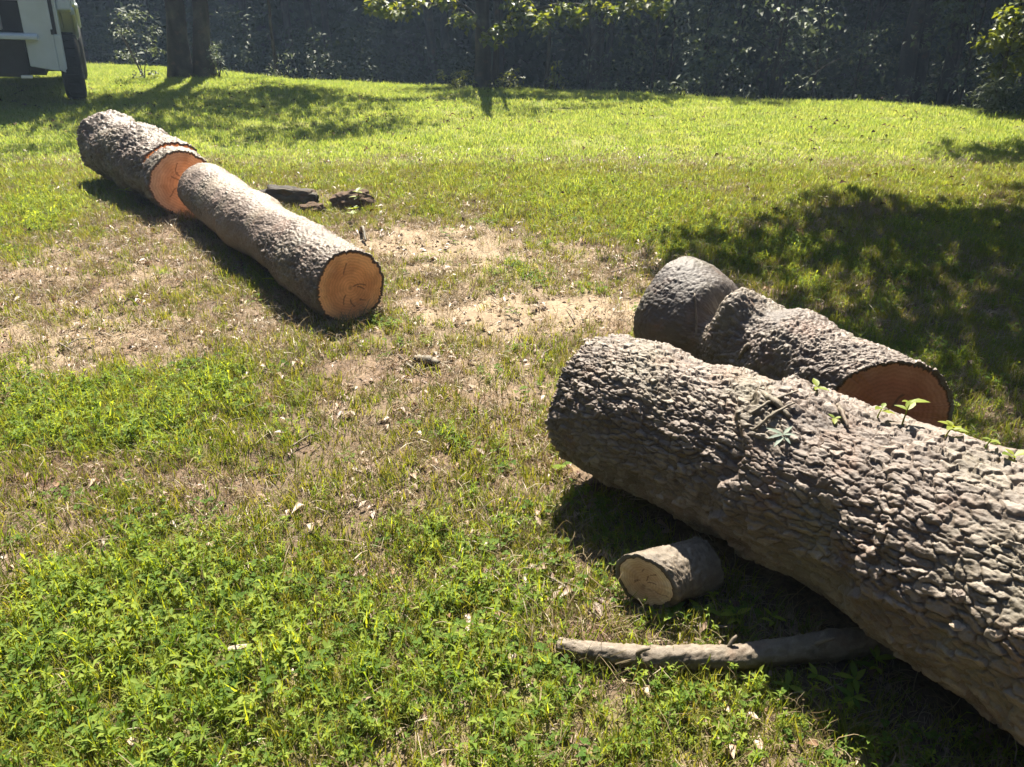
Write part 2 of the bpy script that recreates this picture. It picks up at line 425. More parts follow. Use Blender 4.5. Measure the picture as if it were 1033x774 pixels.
# ------------------------------------------------------------------ logs
def log_axis(ctrl, n):
    """ctrl list of (x,y,z,r) -> smooth centre line and radii"""
    C = np.asarray(ctrl, float); L = np.concatenate([[0], np.cumsum(np.linalg.norm(np.diff(C[:, :3], axis=0), axis=1))])
    s = np.linspace(0, L[-1], n)
    P = np.stack([np.interp(s, L, C[:, k]) for k in range(4)], 1)
    k = max(3, n // 14) | 1; pad = k // 2
    ker = np.hanning(k + 2)[1:-1]; ker /= ker.sum()
    Q = P.copy()
    for c in range(4):
        e = np.concatenate([2 * P[0, c] - P[1:pad + 1, c][::-1], P[:, c], 2 * P[-1, c] - P[-pad - 1:-1, c][::-1]])
        Q[:, c] = np.convolve(e, ker, 'valid')
    return s, Q[:, :3], Q[:, 3]

def frames(P):
    T = np.gradient(P, axis=0); T /= np.linalg.norm(T, axis=1)[:, None]
    A = np.cross(T, [0, 0, 1.0]); A /= np.linalg.norm(A, axis=1)[:, None]     # to the right of travel
    B = np.cross(A, T)                                                       # up
    return T, A, B

def terrace(q, n):
    t = q * n; f = np.floor(t); return (f + sstep(.55, .95, t - f)) / n

def bark_height(s, ang, r, seed, plate=(.045, .02), depth=.011, tilt=.3, smooth=None, rough=.006):
    """relief of plated bark: long ragged plates parted by fissures, each plate a stack of thin torn flakes"""
    Rm = float(np.mean(r)); x, y = np.cos(ang) * Rm, np.sin(ang) * Rm
    per = max(6, int(round(2 * math.pi * Rm / plate[1])))
    L = s.max(); p1 = plate[2] if len(plate) > 2 else plate[0]
    su = L / (p1 - plate[0]) * np.log(1 + (p1 - plate[0]) / plate[0] * s / L) if abs(p1 - plate[0]) > 1e-6 else s / plate[0]
    wu = (fbm(s * 12, x * 16, y * 16, 3, seed) - .5) * 1.5 + (fbm(s * 60, x * 60, y * 60, 2, seed + 1) - .5) * .5
    wv = (fbm(s * 12, x * 16, y * 16, 3, seed + 3) - .5) * 2.0 + (fbm(s * 60, x * 60, y * 60, 2, seed + 4) - .5) * .5
    u = su + wu; v = ang / (2 * math.pi) * per + wv
    F1, F2, cid, du, dv = worley(u, v, per, seed)
    e = sstep(.02, .16, F2 - F1)
    k = plate[0] / .03
    q = fbm(su * .9 + wu * .3, x * 42 / k + wv * .3, y * 42 / k, 4, seed + 11)
    q2 = fbm(su * 2.6, x * 110 / k, y * 110 / k, 3, seed + 12)
    h = depth * e * (.35 + .75 * cid + tilt * (du * ((cid * 13.7) % 1 - .5) * 2 + dv * ((cid * 7.3) % 1 - .5) * 2))
    h = h + depth * 1.5 * (terrace(q, 8) - .5) * (.35 + .65 * e) + depth * .45 * (terrace(q2, 4) - .5)
    h = h + rough * (fbm(s * 110, x * 110, y * 110, 2, seed + 5) - .5) * 2
    big_ = fbm(s * 5, x * 5, y * 5, 2, seed + 7)
    h = h * (.6 + .8 * big_)
    if smooth is not None:
        h = h * (1 - .8 * smooth) + depth * .6 * smooth
    return h, np.clip(cid * .5 + terrace(q, 8) * .5, 0, 1)

def build_log(name, label, ctrl, nu, nv, seed, plate, depth, shape=None, smoothf=None, mat='bark', face0='wood', face1='wood',
              lump=.012, rough=.006, tilt=.3, cat='log', root=None, wob0=0., wob1=0., stain1=None, skew1=0.):
    """a log: bark part (displaced tube with a turned-in rim) and a cut_face part at each sawn end"""
    if root is None: root = thing(name, label, cat, (0, 0, 0))
    s, P, r = log_axis(ctrl, nu)
    T, A, B = frames(P)
    ang = np.linspace(0, 2 * np.pi, nv, endpoint=False)
    Sg, Ag = np.meshgrid(s, ang, indexing='ij')
    Rg = np.repeat(r[:, None], nv, 1)
    xx, yy = np.cos(Ag) * .3, np.sin(Ag) * .3
    Rg = Rg + lump * 2 * (fbm(Sg * 4, xx * 4, yy * 4, 3, seed + 50) - .5) * 2
    if shape is not None: Rg = Rg + shape(Sg, Ag, s[-1])
    sm = smoothf(Sg, Ag, s[-1]) if smoothf is not None else np.zeros_like(Sg)
    h, cell = bark_height(Sg.ravel(), Ag.ravel(), r, seed, plate, depth, tilt, sm.ravel(), rough)
    Rb = Rg + h.reshape(Sg.shape)
    V = P[:, None] + Rb[..., None] * (np.cos(Ag)[..., None] * A[:, None] + np.sin(Ag)[..., None] * B[:, None])
    if skew1:
        V = V - T[:, None] * (skew1 * sstep(.55, 1, s / s[-1])[:, None] * np.cos(Ag))[..., None]
    # sawn planes are slightly off square
    rag = (fbm(np.cos(ang) * 3, np.sin(ang) * 3, ang * 0, 3, seed + 80) - .5) * .012
    V[0] -= T[0] * (rag + wob0 * np.sin(ang))[:, None]; V[-1] += T[-1] * (rag + wob1 * np.sin(ang))[:, None]
    rims = []
    for (i, ) in ((0,), (-1,)):
        c = P[i] + (V[i] - P[i]).mean(0)
        rims.append(c + (V[i] - c) * (1 - .011 / r[i]))
    allV = np.concatenate([rims[0][None], V, rims[1][None]], 0)
    m = allV.shape[0]; i = np.arange(m - 1)[:, None] * nv; k = np.arange(nv)[None]
    F = np.stack([i + k, i + nv + k, i + nv + (k + 1) % nv, i + (k + 1) % nv], -1).reshape(-1, 4)
    cellA = cell.reshape(Sg.shape); cellA = np.concatenate([cellA[:1] * 0, cellA, cellA[:1] * 0], 0)
    smA = np.concatenate([sm[:1] * 0, sm, sm[:1] * 0], 0)
    obj('bark', mesh_np('bark', allV.reshape(-1, 3), F, [M[mat]], dict(cell=cellA, smooth=smA), smooth=True), root)
    for rim, fm, sg, st in ((rims[0], face0, -1, None), (rims[1], face1, 1, stain1)):
        if fm is None: continue
        c = rim.mean(0); q = 34
        tt = np.linspace(0, 1, q) ** .8
        Vf = c + (rim[None] - c) * tt[:, None, None]
        Tn = T[0] if sg < 0 else T[-1]
        jit = (fbm(Vf[..., 0] * 25, Vf[..., 1] * 25, Vf[..., 2] * 25, 2, seed + 90) - .5) * .006 * np.sin(np.pi * np.clip(tt, 0, 1))[:, None]
        Vf = Vf + Tn * jit[..., None]
        i = np.arange(q - 1)[:, None] * nv
        Ff = np.stack([i + k, i + nv + k, i + nv + (k + 1) % nv, i + (k + 1) % nv], -1).reshape(-1, 4)
        if sg > 0: Ff = Ff[:, ::-1]
        Ff = Ff[:, ::-1]
        fa = np.repeat(tt[:, None], nv, 1)
        An = np.repeat(ang[None], q, 0)
        sta = np.zeros_like(fa) if st is None else st(fa, An)
        crk = np.random.default_rng(seed + 7)
        for _ in range(7):                                  # drying checks that run out from the pith
            a0 = crk.uniform(0, 6.28); l0 = crk.uniform(.0, .5); l1 = l0 + crk.uniform(.15, .45)
            sta = np.maximum(sta, .75 * (angd(An, a0 + .15 * np.sin(fa * 9 + a0)) * fa < .022) * (fa > l0) * (fa < l1))
        sta = np.maximum(sta, .16 * sstep(.52, .70, fbm(np.cos(An) * fa * 4 + seed, np.sin(An) * fa * 4, fa * 0, 4, seed)))
        obj('cut_face', mesh_np('cut_face', Vf.reshape(-1, 3), Ff, [M[fm]], dict(fr=fa, stain=sta), smooth=True), root)
    root['n'] = 0
    del root['n']
    return dict(root=root, s=s, P=P, A=A, B=B, T=T, Rb=Rb, ang=ang)

def on_log(lg, f, a_deg):
    """point and outward normal on a finished log at fraction f of its length and angle a (0 = right of travel, 90 = top)"""
    i = int(round(f * (len(lg['s']) - 1))); a = R(a_deg) % (2 * math.pi)
    j = int(round(a / (2 * math.pi) * len(lg['ang']))) % len(lg['ang'])
    n = math.cos(a) * lg['A'][i] + math.sin(a) * lg['B'][i]
    return lg['P'][i] + lg['Rb'][i, j] * n, n

def gauss(x, c, w_): return np.exp(-((x - c) / w_) ** 2)
def angd(a, c): return np.abs((a - c + np.pi) % (2 * np.pi) - np.pi)

# -- the big trunk on the right, running out of the picture
def step_at(s, s0, amp, w_): return amp * np.tanh((s - s0) / .007) * np.exp(-np.abs(s - s0) / w_)
def big_shape(s, a, L):
    near = gauss(angd(a, R(10)), 0, 1.15)
    jag = (fbm(np.cos(a) * 2.5, np.sin(a) * 2.5, s * 0, 3, 91) - .5) * .22
    patch = sstep(.42, .6, fbm(np.cos(a) * 1.6 + 4, np.sin(a) * 1.6, s * 1.5, 2, 92))
    h = step_at(s, .72 + jag, .016, .2) + step_at(s, 1.17 + jag * .8, .030, .22) * (.1 + .6 * near) * (.4 + .6 * patch) + step_at(s, 1.45 - jag, .022, .25) * (.2 + .6 * near) * patch
    h = h + .030 * (fbm(s * 2.2, np.cos(a) * 1.1, np.sin(a) * 1.1, 2, 93) - .5)
    return h - .018 * gauss(s, .40, .13) + .02 * gauss(s, .78, .10) * gauss(angd(a, R(80)), 0, .6)
big = build_log('tree_trunk_log', 'huge rough barked trunk lying at the lower right and running out of the picture', [
    (0.315, 2.52, .275, .25), (0.73, 2.06, .315, .253), (1.0, 1.73, .345, .262), (1.27, 1.36, .37, .300), (1.66, .75, .40, .345)],
    720, 680, 11, (.032, .021, .066), .0145, big_shape, lump=.012, rough=.0022, tilt=.35)

# -- the shorter trunk behind it
def back_shape(s, a, L):
    h = .035 * gauss(s, .06, .14) - .085 * gauss(s, .32, .045) * gauss(angd(a, R(75)), 0, .9) - .03 * gauss(s, .32, .07)
    h = h + .075 * gauss(s, .44, .07) * gauss(angd(a, R(65)), 0, .5) + .03 * gauss(s, .68, .12) - .015 * gauss(s, .58, .05)
    return h
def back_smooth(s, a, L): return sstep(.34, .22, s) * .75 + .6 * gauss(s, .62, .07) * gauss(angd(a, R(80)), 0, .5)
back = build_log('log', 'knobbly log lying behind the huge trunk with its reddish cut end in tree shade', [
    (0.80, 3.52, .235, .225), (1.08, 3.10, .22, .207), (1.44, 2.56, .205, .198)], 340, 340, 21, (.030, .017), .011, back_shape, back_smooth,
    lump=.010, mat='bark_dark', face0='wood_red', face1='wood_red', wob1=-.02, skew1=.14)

# -- the front log of the left pair
def lf_shape(s, a, L):
    jag = (fbm(np.cos(a) * 2, np.sin(a) * 2, s * 0, 3, 95) - .5) * .2
    h = .014 * np.tanh((s - .42 + jag) / .012) * np.exp(-np.abs(s - .42 + jag) / .3) + .013 * np.tanh((s - 1.05 + jag) / .012) * np.exp(-np.abs(s - 1.05 + jag) / .35) + .012 * np.tanh((s - 1.9 - jag) / .012) * np.exp(-np.abs(s - 1.9 - jag) / .3) - .006 * gauss(s, 1.5, .3) + .012 * gauss(s, .22, .08)
    return h + .012 * sstep(L - .75, L - .55, s) - .008
def lf_smooth(s, a, L):
    n = fbm(s * 5, np.cos(a) * 2, np.sin(a) * 2, 3, 77)
    return .62 * np.clip(sstep(.45, .62, n + .45 * gauss(s, 1.55, .42) + .45 * gauss(s, .15, .2) + .25 * gauss(s, .85, .2) - .5 * sstep(L - .8, L - .6, s)), 0, 1)
leftf = build_log('log', 'long log with a round orange cut end, front of the two lying in line', [
    (-2.43, 6.12, .215, .212), (-1.9, 5.32, .21, .207), (-1.4, 4.66, .20, .203), (-0.88, 3.94, .19, .19)], 420, 260, 31, (.034, .017), .010,
    lf_shape, lf_smooth, lump=.010, mat='bark_left')

# -- the thicker log behind it, with a slice left hanging at its front end
def lr_shape(s, a, L): return .03 * gauss(s, .15, .15) * gauss(angd(a, R(100)), 0, .8) - .02 * gauss(s, .6, .2) + .02 * gauss(s, .9, .15)
leftr = build_log('log', 'thick rough log, farthest of the fallen logs, its front end sawn into a slice', [
    (-3.85, 7.58, .28, .275), (-3.2, 6.88, .27, .27), (-2.78, 6.40, .265, .262)], 210, 220, 41, (.05, .024), .017, lr_shape, lump=.024, rough=.008, tilt=.6, mat='bark_left')
build_log('slice', None, [(-2.755, 6.365, .232, .262), (-2.64, 6.22, .225, .258)], 40, 200, 47, (.05, .024), .012, None, lump=.01,
          root=leftr['root'], face1='wood_pink', tilt=.5, mat='bark_left')

# -- the small round beside the trunk
def star(fr, a):
    n = fbm(np.cos(a) * fr * 3, np.sin(a) * fr * 3, fr * 0, 3, 5)
    x, y = fr * np.cos(a), fr * np.sin(a)
    band = gauss(y + .25 - .35 * np.abs(x), 0, .09) * (np.abs(x) < .5)
    return np.clip(band * sstep(.38, .6, n) * 1.3 + .5 * gauss(np.hypot(x - .05, y + .3), 0, .12), 0, .85)
small = build_log('short_log', 'short thin log with a pale round cut end beside the huge trunk', [
    (0.59, 1.845, .064, .085), (0.50, 1.80, .071, .084), (0.395, 1.75, .080, .085)], 90, 110, 51, (.02, .010), .004, lump=.004, rough=.003,
    mat='bark_small', face0='wood_pale', face1='wood_pale', stain1=star, skew1=-.052)

# -- the fallen branch in front
branch = build_log('branch', 'bare crooked branch lying on the ground with one end under the huge trunk', [
    (0.13, 1.575, .008, .020), (0.20, 1.545, .016, .025), (0.36, 1.51, .022, .028), (0.60, 1.51, .030, .031), (0.80, 1.53, .042, .034), (0.855, 1.535, .045, .042), (0.95, 1.55, .045, .036), (1.12, 1.56, .045, .04)],
    150, 40, 61, (.02, .010), .004, lump=.003, rough=.003, mat='bark_small', face0='wood_pale', face1=None, cat='branch')

for k, (f_, a_, l_) in enumerate([(.22, 70, .05), (.47, 110, .035), (.70, 60, .06)]):
    p, n_ = on_log(branch, f_, a_); t_ = np.linspace(0, 1, 5)[:, None]
    v, f = tube_np(p - n_ * .006 + n_ * l_ * t_ + branch['T'][int(f_ * 149)] * l_ * .6 * t_ ** 2, .0075 * (1 - .45 * t_[:, 0]), 8, .1)
    obj('twig_stub', mesh_np('twig_stub', v, f, [M['bark_small']], dict(cell=np.full(len(v), .4), smooth=np.zeros(len(v))), True), branch['root'])

# ------------------------------------------------------------------ scattered cover (geometry nodes on point meshes)
def scatter_group(name, sources):
    col = bpy.data.collections.new(name + '_sources')
    for me in sources:
        o = bpy.data.objects.new(me.name, me); col.objects.link(o)
    ng = bpy.data.node_groups.new(name, 'GeometryNodeTree')
    ng.interface.new_socket('Geometry', in_out='INPUT', socket_type='NodeSocketGeometry')
    ng.interface.new_socket('Geometry', in_out='OUTPUT', socket_type='NodeSocketGeometry')
    gi = ng.nodes.new('NodeGroupInput'); go = ng.nodes.new('NodeGroupOutput')
    ci = ng.nodes.new('GeometryNodeCollectionInfo'); ci.inputs['Collection'].default_value = col
    ci.inputs['Separate Children'].default_value = True; ci.inputs['Reset Children'].default_value = True
    ip = ng.nodes.new('GeometryNodeInstanceOnPoints'); ip.inputs['Pick Instance'].default_value = True
    def na(nm, typ):
        n = ng.nodes.new('GeometryNodeInputNamedAttribute'); n.data_type = typ; n.inputs[0].default_value = nm; return n.outputs[0]
    er = ng.nodes.new('FunctionNodeEulerToRotation')
    L = ng.links.new
    L(gi.outputs[0], ip.inputs['Points']); L(ci.outputs[0], ip.inputs['Instance'])
    L(na('rot', 'FLOAT_VECTOR'), er.inputs[0]); L(er.outputs[0], ip.inputs['Rotation'])
    L(na('scl', 'FLOAT'), ip.inputs['Scale']); L(na('idx', 'INT'), ip.inputs['Instance Index'])
    L(ip.outputs[0], go.inputs[0])
    return ng

def scatter(name, label, cat, P, scl, sources, tilt=.15):
    n = len(P)
    me = mesh_np(name, P, np.zeros((0, 4), np.int32))
    rot = np.stack([rng.normal(0, tilt, n), rng.normal(0, tilt, n), rng.uniform(0, 6.283, n)], 1)
    a = me.attributes.new('rot', 'FLOAT_VECTOR', 'POINT'); a.data.foreach_set('vector', rot.astype(np.float32).ravel())
    a = me.attributes.new('scl', 'FLOAT', 'POINT'); a.data.foreach_set('value', np.asarray(scl, np.float32))
    a = me.attributes.new('idx', 'INT', 'POINT'); a.data.foreach_set('value', rng.integers(0, len(sources), n).astype(np.int32))
    o = obj(name, me); md = o.modifiers.new('scatter', 'NODES'); md.node_group = scatter_group(name, sources)
    return tag(o, label, cat, kind='stuff')

def cat_leaves(parts, mat, name):
    V = []; F = []; lv = []; n = 0
    for (v, f, l) in parts:
        V.append(v); F.append(f + n); lv.append(l); n += len(v)
    return mesh_np(name, np.concatenate(V), np.concatenate(F), [mat], dict(lv=np.concatenate(lv)))

def weed_mesh(i, mat, nl=12, hgt=.07, ln=(.018, .034), aspect=.36, lift=(.1, .8)):
    n = nl; k = np.arange(n)
    h = hgt * (.15 + .85 * (k / n)) * rng.uniform(.8, 1.1, n)
    az = k * 2.4 + rng.uniform(0, .7, n); el = rng.uniform(*lift, n)
    lean = rng.normal(0, .15, 2)
    C = np.stack([h * lean[0], h * lean[1], h], 1)
    D = np.stack([np.cos(az) * np.cos(el), np.sin(az) * np.cos(el), np.sin(el)], 1)
    Ln = rng.uniform(*ln, n); U = np.tile([[0, 0, 1.0]], (n, 1))
    v, f = leaves_np(C, D, U, Ln, Ln * aspect, .2, rng.uniform(.05, .45, n))
    lv = np.repeat(rng.uniform(0, .35, n), 5)
    # stem as thin leaf strips
    sv, sf = leaves_np(np.array([[0, 0, 0.0], [0, 0, 0.0]]), np.array([[lean[0], lean[1], 1.0]] * 2), np.array([[1.0, 0, 0], [0, 1.0, 0]]), np.array([hgt] * 2), np.array([.004] * 2), 0, 0)
    return cat_leaves([(v, f, lv), (sv, sf, np.full(len(sv), .1))], mat, 'weed_plant')

def blade_mesh(i, mat, nb=22, hgt=(.04, .09), wd=(.0025, .004), spread=.03, splay=.7, name='grass_tuft'):
    n = nb
    b = rng.normal(0, spread, (n, 2)); az = rng.uniform(0, 6.283, n); sp = rng.uniform(.1, splay, n)
    L = rng.uniform(*hgt, n); W_ = rng.uniform(*wd, n)
    d = np.stack([np.cos(az), np.sin(az)], 1)
    side = np.stack([-np.sin(az), np.cos(az), np.zeros(n)], 1)
    pts = []
    for t in (0, .4, .75, 1):
        ho = sp * t ** 1.7
        p = np.concatenate([b + d * (ho * L)[:, None], (L * t * np.sqrt(np.clip(1 - ho ** 2 * .5, .2, 1)))[:, None]], 1)
        ww = W_ * (1 - t ** 2) * .5 + .0004
        pts += [p - side * ww[:, None], p + side * ww[:, None]]
    V = np.stack(pts, 1).reshape(-1, 3); q = np.arange(n)[:, None] * 8
    F = np.concatenate([q + np.array([[0, 1, 3, 2]]), q + np.array([[2, 3, 5, 4]]), q + np.array([[4, 5, 7, 6]])])
    return mesh_np(name, V, F, [mat], dict(lv=np.repeat(rng.uniform(0, .4, n), 8)))

def clover_mesh(i, mat):
    n = 9; c = rng.normal(0, .03, (n, 2)); h = rng.uniform(.015, .04, n); parts = []
    for j in range(n):
        a0 = rng.uniform(0, 6.28); az = a0 + np.array([0, 2.09, 4.18]); z = np.zeros(3)
        C = np.stack([np.full(3, c[j, 0]), np.full(3, c[j, 1]), np.full(3, h[j])], 1)
        D = np.stack([np.cos(az), np.sin(az), rng.uniform(.1, .5, 3)], 1)
        v, f = leaves_np(C, D, np.tile([[0, 0, 1.0]], (3, 1)), np.full(3, rng.uniform(.012, .018)), np.full(3, .014), .15, .1)
        parts.append((v, f, np.full(15, rng.uniform(0, .35))))
    return cat_leaves(parts, mat, 'clover_plant')

def litter_mesh(i, mat, n=3, size=(.02, .05)):
    C = np.concatenate([rng.normal(0, .03, (n, 2)), rng.uniform(.003, .015, (n, 1))], 1)
    az = rng.uniform(0, 6.28, n); D = np.stack([np.cos(az), np.sin(az), rng.uniform(-.2, .4, n)], 1)
    L = rng.uniform(*size, n)
    v, f = leaves_np(C, D, np.concatenate([rng.normal(0, .3, (n, 2)), np.ones((n, 1))], 1), L, L * rng.uniform(.4, .7, n), rng.uniform(.1, .5), rng.uniform(0, .5, n))
    return mesh_np('dead_leaf', v, f, [mat], dict(lv=np.repeat(rng.uniform(0, .6, n), 5)))

def clod_mesh(i, mat):
    import bmesh
    bm = bmesh.new(); bmesh.ops.create_icosphere(bm, subdivisions=2, radius=.012)
    for v in bm.verts: v.co *= rng.uniform(.7, 1.25)
    for v in bm.verts: v.co.z *= .6
    me = bpy.data.meshes.new('clod'); bm.to_mesh(me); bm.free(); me.materials.append(mat); return me

def cand(y0, y1, per_m2, margin=.6):
    """random ground points inside the strip of lawn the photograph shows"""
    hw1 = .70 * math.hypot(y1, 1.65) + margin
    n = int((y1 - y0) * 2 * hw1 * per_m2)
    x = rng.uniform(-hw1, hw1, n); y = rng.uniform(y0, y1, n)
    k = np.abs(x) < .70 * np.hypot(y, 1.65) + margin
    return x[k], y[k]
LOGS = [(big, .27), (back, .2), (leftf, .18), (leftr, .25), (small, .08), (branch, .03)]
def clear_logs(x, y, pad=0.0):
    k = np.ones(len(x), bool)
    for lg, r in LOGS:
        P = lg['P'][::max(1, len(lg['P']) // 30)]
        d = np.min(np.hypot(x[:, None] - P[None, :, 0], y[:, None] - P[None, :, 1]), 1)
        k &= d > (r * .5 + pad)
    return k
def place(x, y): return np.stack([x, y, zf(x, y) - .004], 1)

# weeds
x, y = cand(1.0, 7.6, 1150); g, b, s_, r_ = fields(x, y)
k = (rng.uniform(0, 1, len(x)) < np.clip((g - .36) * 2.2, .03, 1) * np.clip(1.15 - (y - 4.5) * .25, .25, 1)) & clear_logs(x, y)
x, y, g = x[k], y[k], g[k]
src = [weed_mesh(i, M['weed'], int(rng.integers(7, 18)), rng.uniform(.03, .085), [(.010, .022), (.012, .026), (.016, .032)][i % 3], [.45, .3, .2][i % 3], (.1, [.7, .9, 1.2][i % 3])) for i in range(9)]
scatter('weed_cover', 'low broad leaved green weeds covering the near lawn', 'weeds', place(x, y), rng.uniform(.6, 1.2, len(x)) * np.clip(.5 + g * .65, .55, 1.45), src, .2)
# grass tufts
x, y = cand(1.0, 8.0, 1200); g, b, s_, r_ = fields(x, y)
k = (rng.uniform(0, 1, len(x)) < np.clip(.22 + g * .80, .10, 1) * np.clip(1.1 - s_ * 1.0, .08, 1)) & clear_logs(x, y); x, y, g = x[k], y[k], g[k]
src = [blade_mesh(i, M['grass'], 16, (.025, .075), (.0022, .004), .022, .8) for i in range(5)]
scatter('grass_tufts', 'thin green grass tufts growing among the weeds', 'grass', place(x, y), rng.uniform(.5, 1.15, len(x)), src, .2)
# straw
x, y = cand(1.0, 8.5, 700); g, b, s_, r_ = fields(x, y)
k = (rng.uniform(0, 1, len(x)) < np.clip(b * .65 + .20, .14, 1) * np.clip(1.1 - s_ * 1.0, .10, 1)) & clear_logs(x, y, -.03); x, y = x[k], y[k]
src = [blade_mesh(i, M['straw'], 14, (.03, .08), (.0015, .003), .035, 1.6, 'dry_straw') for i in range(5)]
scatter('dry_straw', 'dry tan straw and dead grass on the bare ground', 'straw', place(x, y), rng.uniform(.5, 1.1, len(x)), src, .5)
# clover
x, y = cand(1.0, 6.0, 160); g, b, s_, r_ = fields(x, y)
k = (rng.uniform(0, 1, len(x)) < np.clip((g - .3) * 1.0, .02, .8)) & clear_logs(x, y); x, y = x[k], y[k]
scatter('clover_cover', 'small round leaved clover low among the weeds', 'clover', place(x, y), rng.uniform(.6, 1.2, len(x)), [clover_mesh(i, M['clover']) for i in range(4)], .1)
# dead leaves
x, y = cand(1.0, 9.0, 260); g, b, s_, r_ = fields(x, y)
k = (rng.uniform(0, 1, len(x)) < np.clip(.15 + b * .7, .05, 1) * np.clip(1 - s_ * .8, .12, 1)) & clear_logs(x, y, -.05); x, y = x[k], y[k]
scatter('leaf_litter', 'small dead brown leaves scattered over the lawn', 'dead leaves', place(x, y) + np.array([0, 0, .006]), rng.uniform(.5, 1.1, len(x)), [litter_mesh(i, M['dead_leaf']) for i in range(6)], .15)
# fallen leaves on the far lawn
x, y = cand(5.5, 15.0, 4); k = clear_logs(x, y, .1) & (y < edge_y(x)); x, y = x[k], y[k]
scatter('fallen_leaves', 'dark fallen leaves dotted over the far lawn', 'dead leaves', place(x, y) + np.array([0, 0, .03]), rng.uniform(.8, 1.7, len(x)), [litter_mesh(i, M['dark_leaf'], 2, (.03, .06)) for i in range(4)], .3)
# lawn beyond
x, y = cand(6.2, 21.5, 95, 1.5); g, b, s_, r_ = fields(x, y)
d = edge_y(x) - y
k = (d > -1.2) & (rng.uniform(0, 1, len(x)) < np.clip(sstep(6.0, 8.2, y + (g - .5) * 2) * (1.15 - b * .5), .05, 1)) & clear_logs(x, y, .03); x, y = x[k], y[k]
src = [blade_mesh(i, M['lawn'], 46, (.025, .06), (.004, .007), .075, .9, 'lawn_tuft') for i in range(5)]
scatter('lawn_grass', 'short yellow green grass of the far lawn', 'grass', place(x, y), rng.uniform(.7, 1.3, len(x)), src, .12)
# sawdust and clods
m_clod = plain('soil_clod', (.085, .058, .04), .95, .1, .3, 30); m_saw = plain('wood_chip', (.55, .42, .26), .9, .1, .2, 40)
x, y = cand(1.0, 8.0, 260); g, b, s_, r_ = fields(x, y)
k = (rng.uniform(0, 1, len(x)) < np.clip(b, .03, 1)) & clear_logs(x, y, -.05); x, y = x[k], y[k]
scatter('soil_clods', 'small brown crumbs of soil on the bare patches', 'soil', place(x, y), rng.uniform(.3, 1.2, len(x)), [clod_mesh(i, m_clod) for i in range(4)], .5)

# ------------------------------------------------------------------ sprigs, sticks and chips
def sprig(name, label, cat, loc, normal, stem, nl, ln, aspect, mat, seed, spread=.8, group=None, droop=.15):
    """a small plant: one bent stem and its leaves"""
    g = np.random.default_rng(seed); n = np.asarray(normal, float); up = n * .55 + np.array([0, 0, .6]); up /= np.linalg.norm(up)
    t = thing(name, label, cat, tuple(loc), 0, group)
    k = np.linspace(0, 1, 6)[:, None]; side = np.cross(up, g.normal(0, 1, 3)); side /= np.linalg.norm(side)
    P = up * stem * k + side * stem * .25 * k ** 2 - up * .012
    v, f = tube_np(P, .0022 * (1.2 - .6 * k[:, 0]), 6)
    obj('stem', mesh_np('stem', v, f, [M['sprig'] if mat != 'grey_leaf' else M['grey_leaf']], dict(lv=np.full(len(v), .2)), True), t)
    a1 = side; a2 = np.cross(up, side)
    for j in range(nl):
        az = j * 2.4 + g.uniform(0, .8); q = P[-1] * (1 if j % 3 else .65) + 0
        D = (math.cos(az) * a1 + math.sin(az) * a2) * spread + up * g.uniform(.05, .5); L = ln * g.uniform(.55, 1.25)
        # a pointed leaf of eight faces with a midrib fold
        D = D / np.linalg.norm(D); X = np.cross(D, up); X /= np.linalg.norm(X); Nn = np.cross(X, D)
        V = []; 
        for tt, ww in ((0, .06), (.25, .8), (.5, 1), (.78, .6), (1, .03)):
            c = q + D * L * tt - Nn * L * droop * tt ** 2; w_ = L * aspect * .5 * ww
            V += [c - X * w_ + Nn * w_ * .3, c, c + X * w_ + Nn * w_ * .3]
        F = [[3 * i + e, 3 * i + e + 1, 3 * i + e + 4, 3 * i + e + 3] for i in range(4) for e in (0, 1)]
        obj('leaf', mesh_np('leaf', V, np.array(F), [M[mat]], dict(lv=np.full(len(V), g.uniform(0, .45))), True), t)
    return t
p, n = on_log(big, .385, 54)
sprig('leaf_sprig', 'grey green sprig of long narrow leaves lying on the huge trunk', 'sprig', p, n, .03, 6, .060, .24, 'grey_leaf', 405, 1.4)
for k, (f, a, lab, st, nl, ln) in enumerate([
        (.365, 98, 'yellow green seedling on top of the huge trunk, nearest its far end', .03, 4, .05),
        (.412, 82, 'small lime seedling low on the huge trunk above the grey sprig', .02, 3, .035),
        (.445, 103, 'dull green seedling on the huge trunk just left of the reddish cut end', .05, 4, .045),
        (.475, 100, 'tall lime seedling on the huge trunk before the reddish cut end', .08, 5, .055),
        (.525, 100, 'mixed green and pale seedling on the huge trunk, right of the reddish cut end', .05, 6, .045),
        (.60, 98, 'lime leaf pair on the huge trunk at the right edge of the photo', .03, 3, .06),
        (.57, 95, 'thin seedling with dark narrow leaves on the huge trunk near the right edge', .04, 3, .035)]):
    p, n = on_log(big, f, a); sprig('seedling', lab, 'seedling', p, n, st * .9, nl, ln * .75, .55, 'sprig', 410 + k)
def stick(name, label, cat, pts, rad, mat='bark_small', n=8, sub=14, jit=.06, group=None):
    P = np.asarray(pts, float); L = np.linspace(0, len(P) - 1, sub); Q = np.stack([np.interp(L, np.arange(len(P)), P[:, k]) for k in range(3)], 1)
    Q = Q + rng.normal(0, np.mean(rad) * .18, Q.shape); ra = np.interp(L, np.linspace(0, len(P) - 1, len(rad)), rad)
    v, f = tube_np(Q, ra, n, jit)
    return tag(obj(name, mesh_np(name, v, f, [M[mat]], dict(cell=rng.uniform(0, 1, len(v)), smooth=np.zeros(len(v))), False)), label, cat, group)
def og(x, y, dz=0): return (x, y, zg(x, y) + dz)
stick('broken_stick', 'dark broken stick lying on the dry ground between the logs', 'stick', [og(-.48, 3.37, .02), og(-.40, 3.33, .03), og(-.35, 3.30, .025)], [.014, .024, .018])
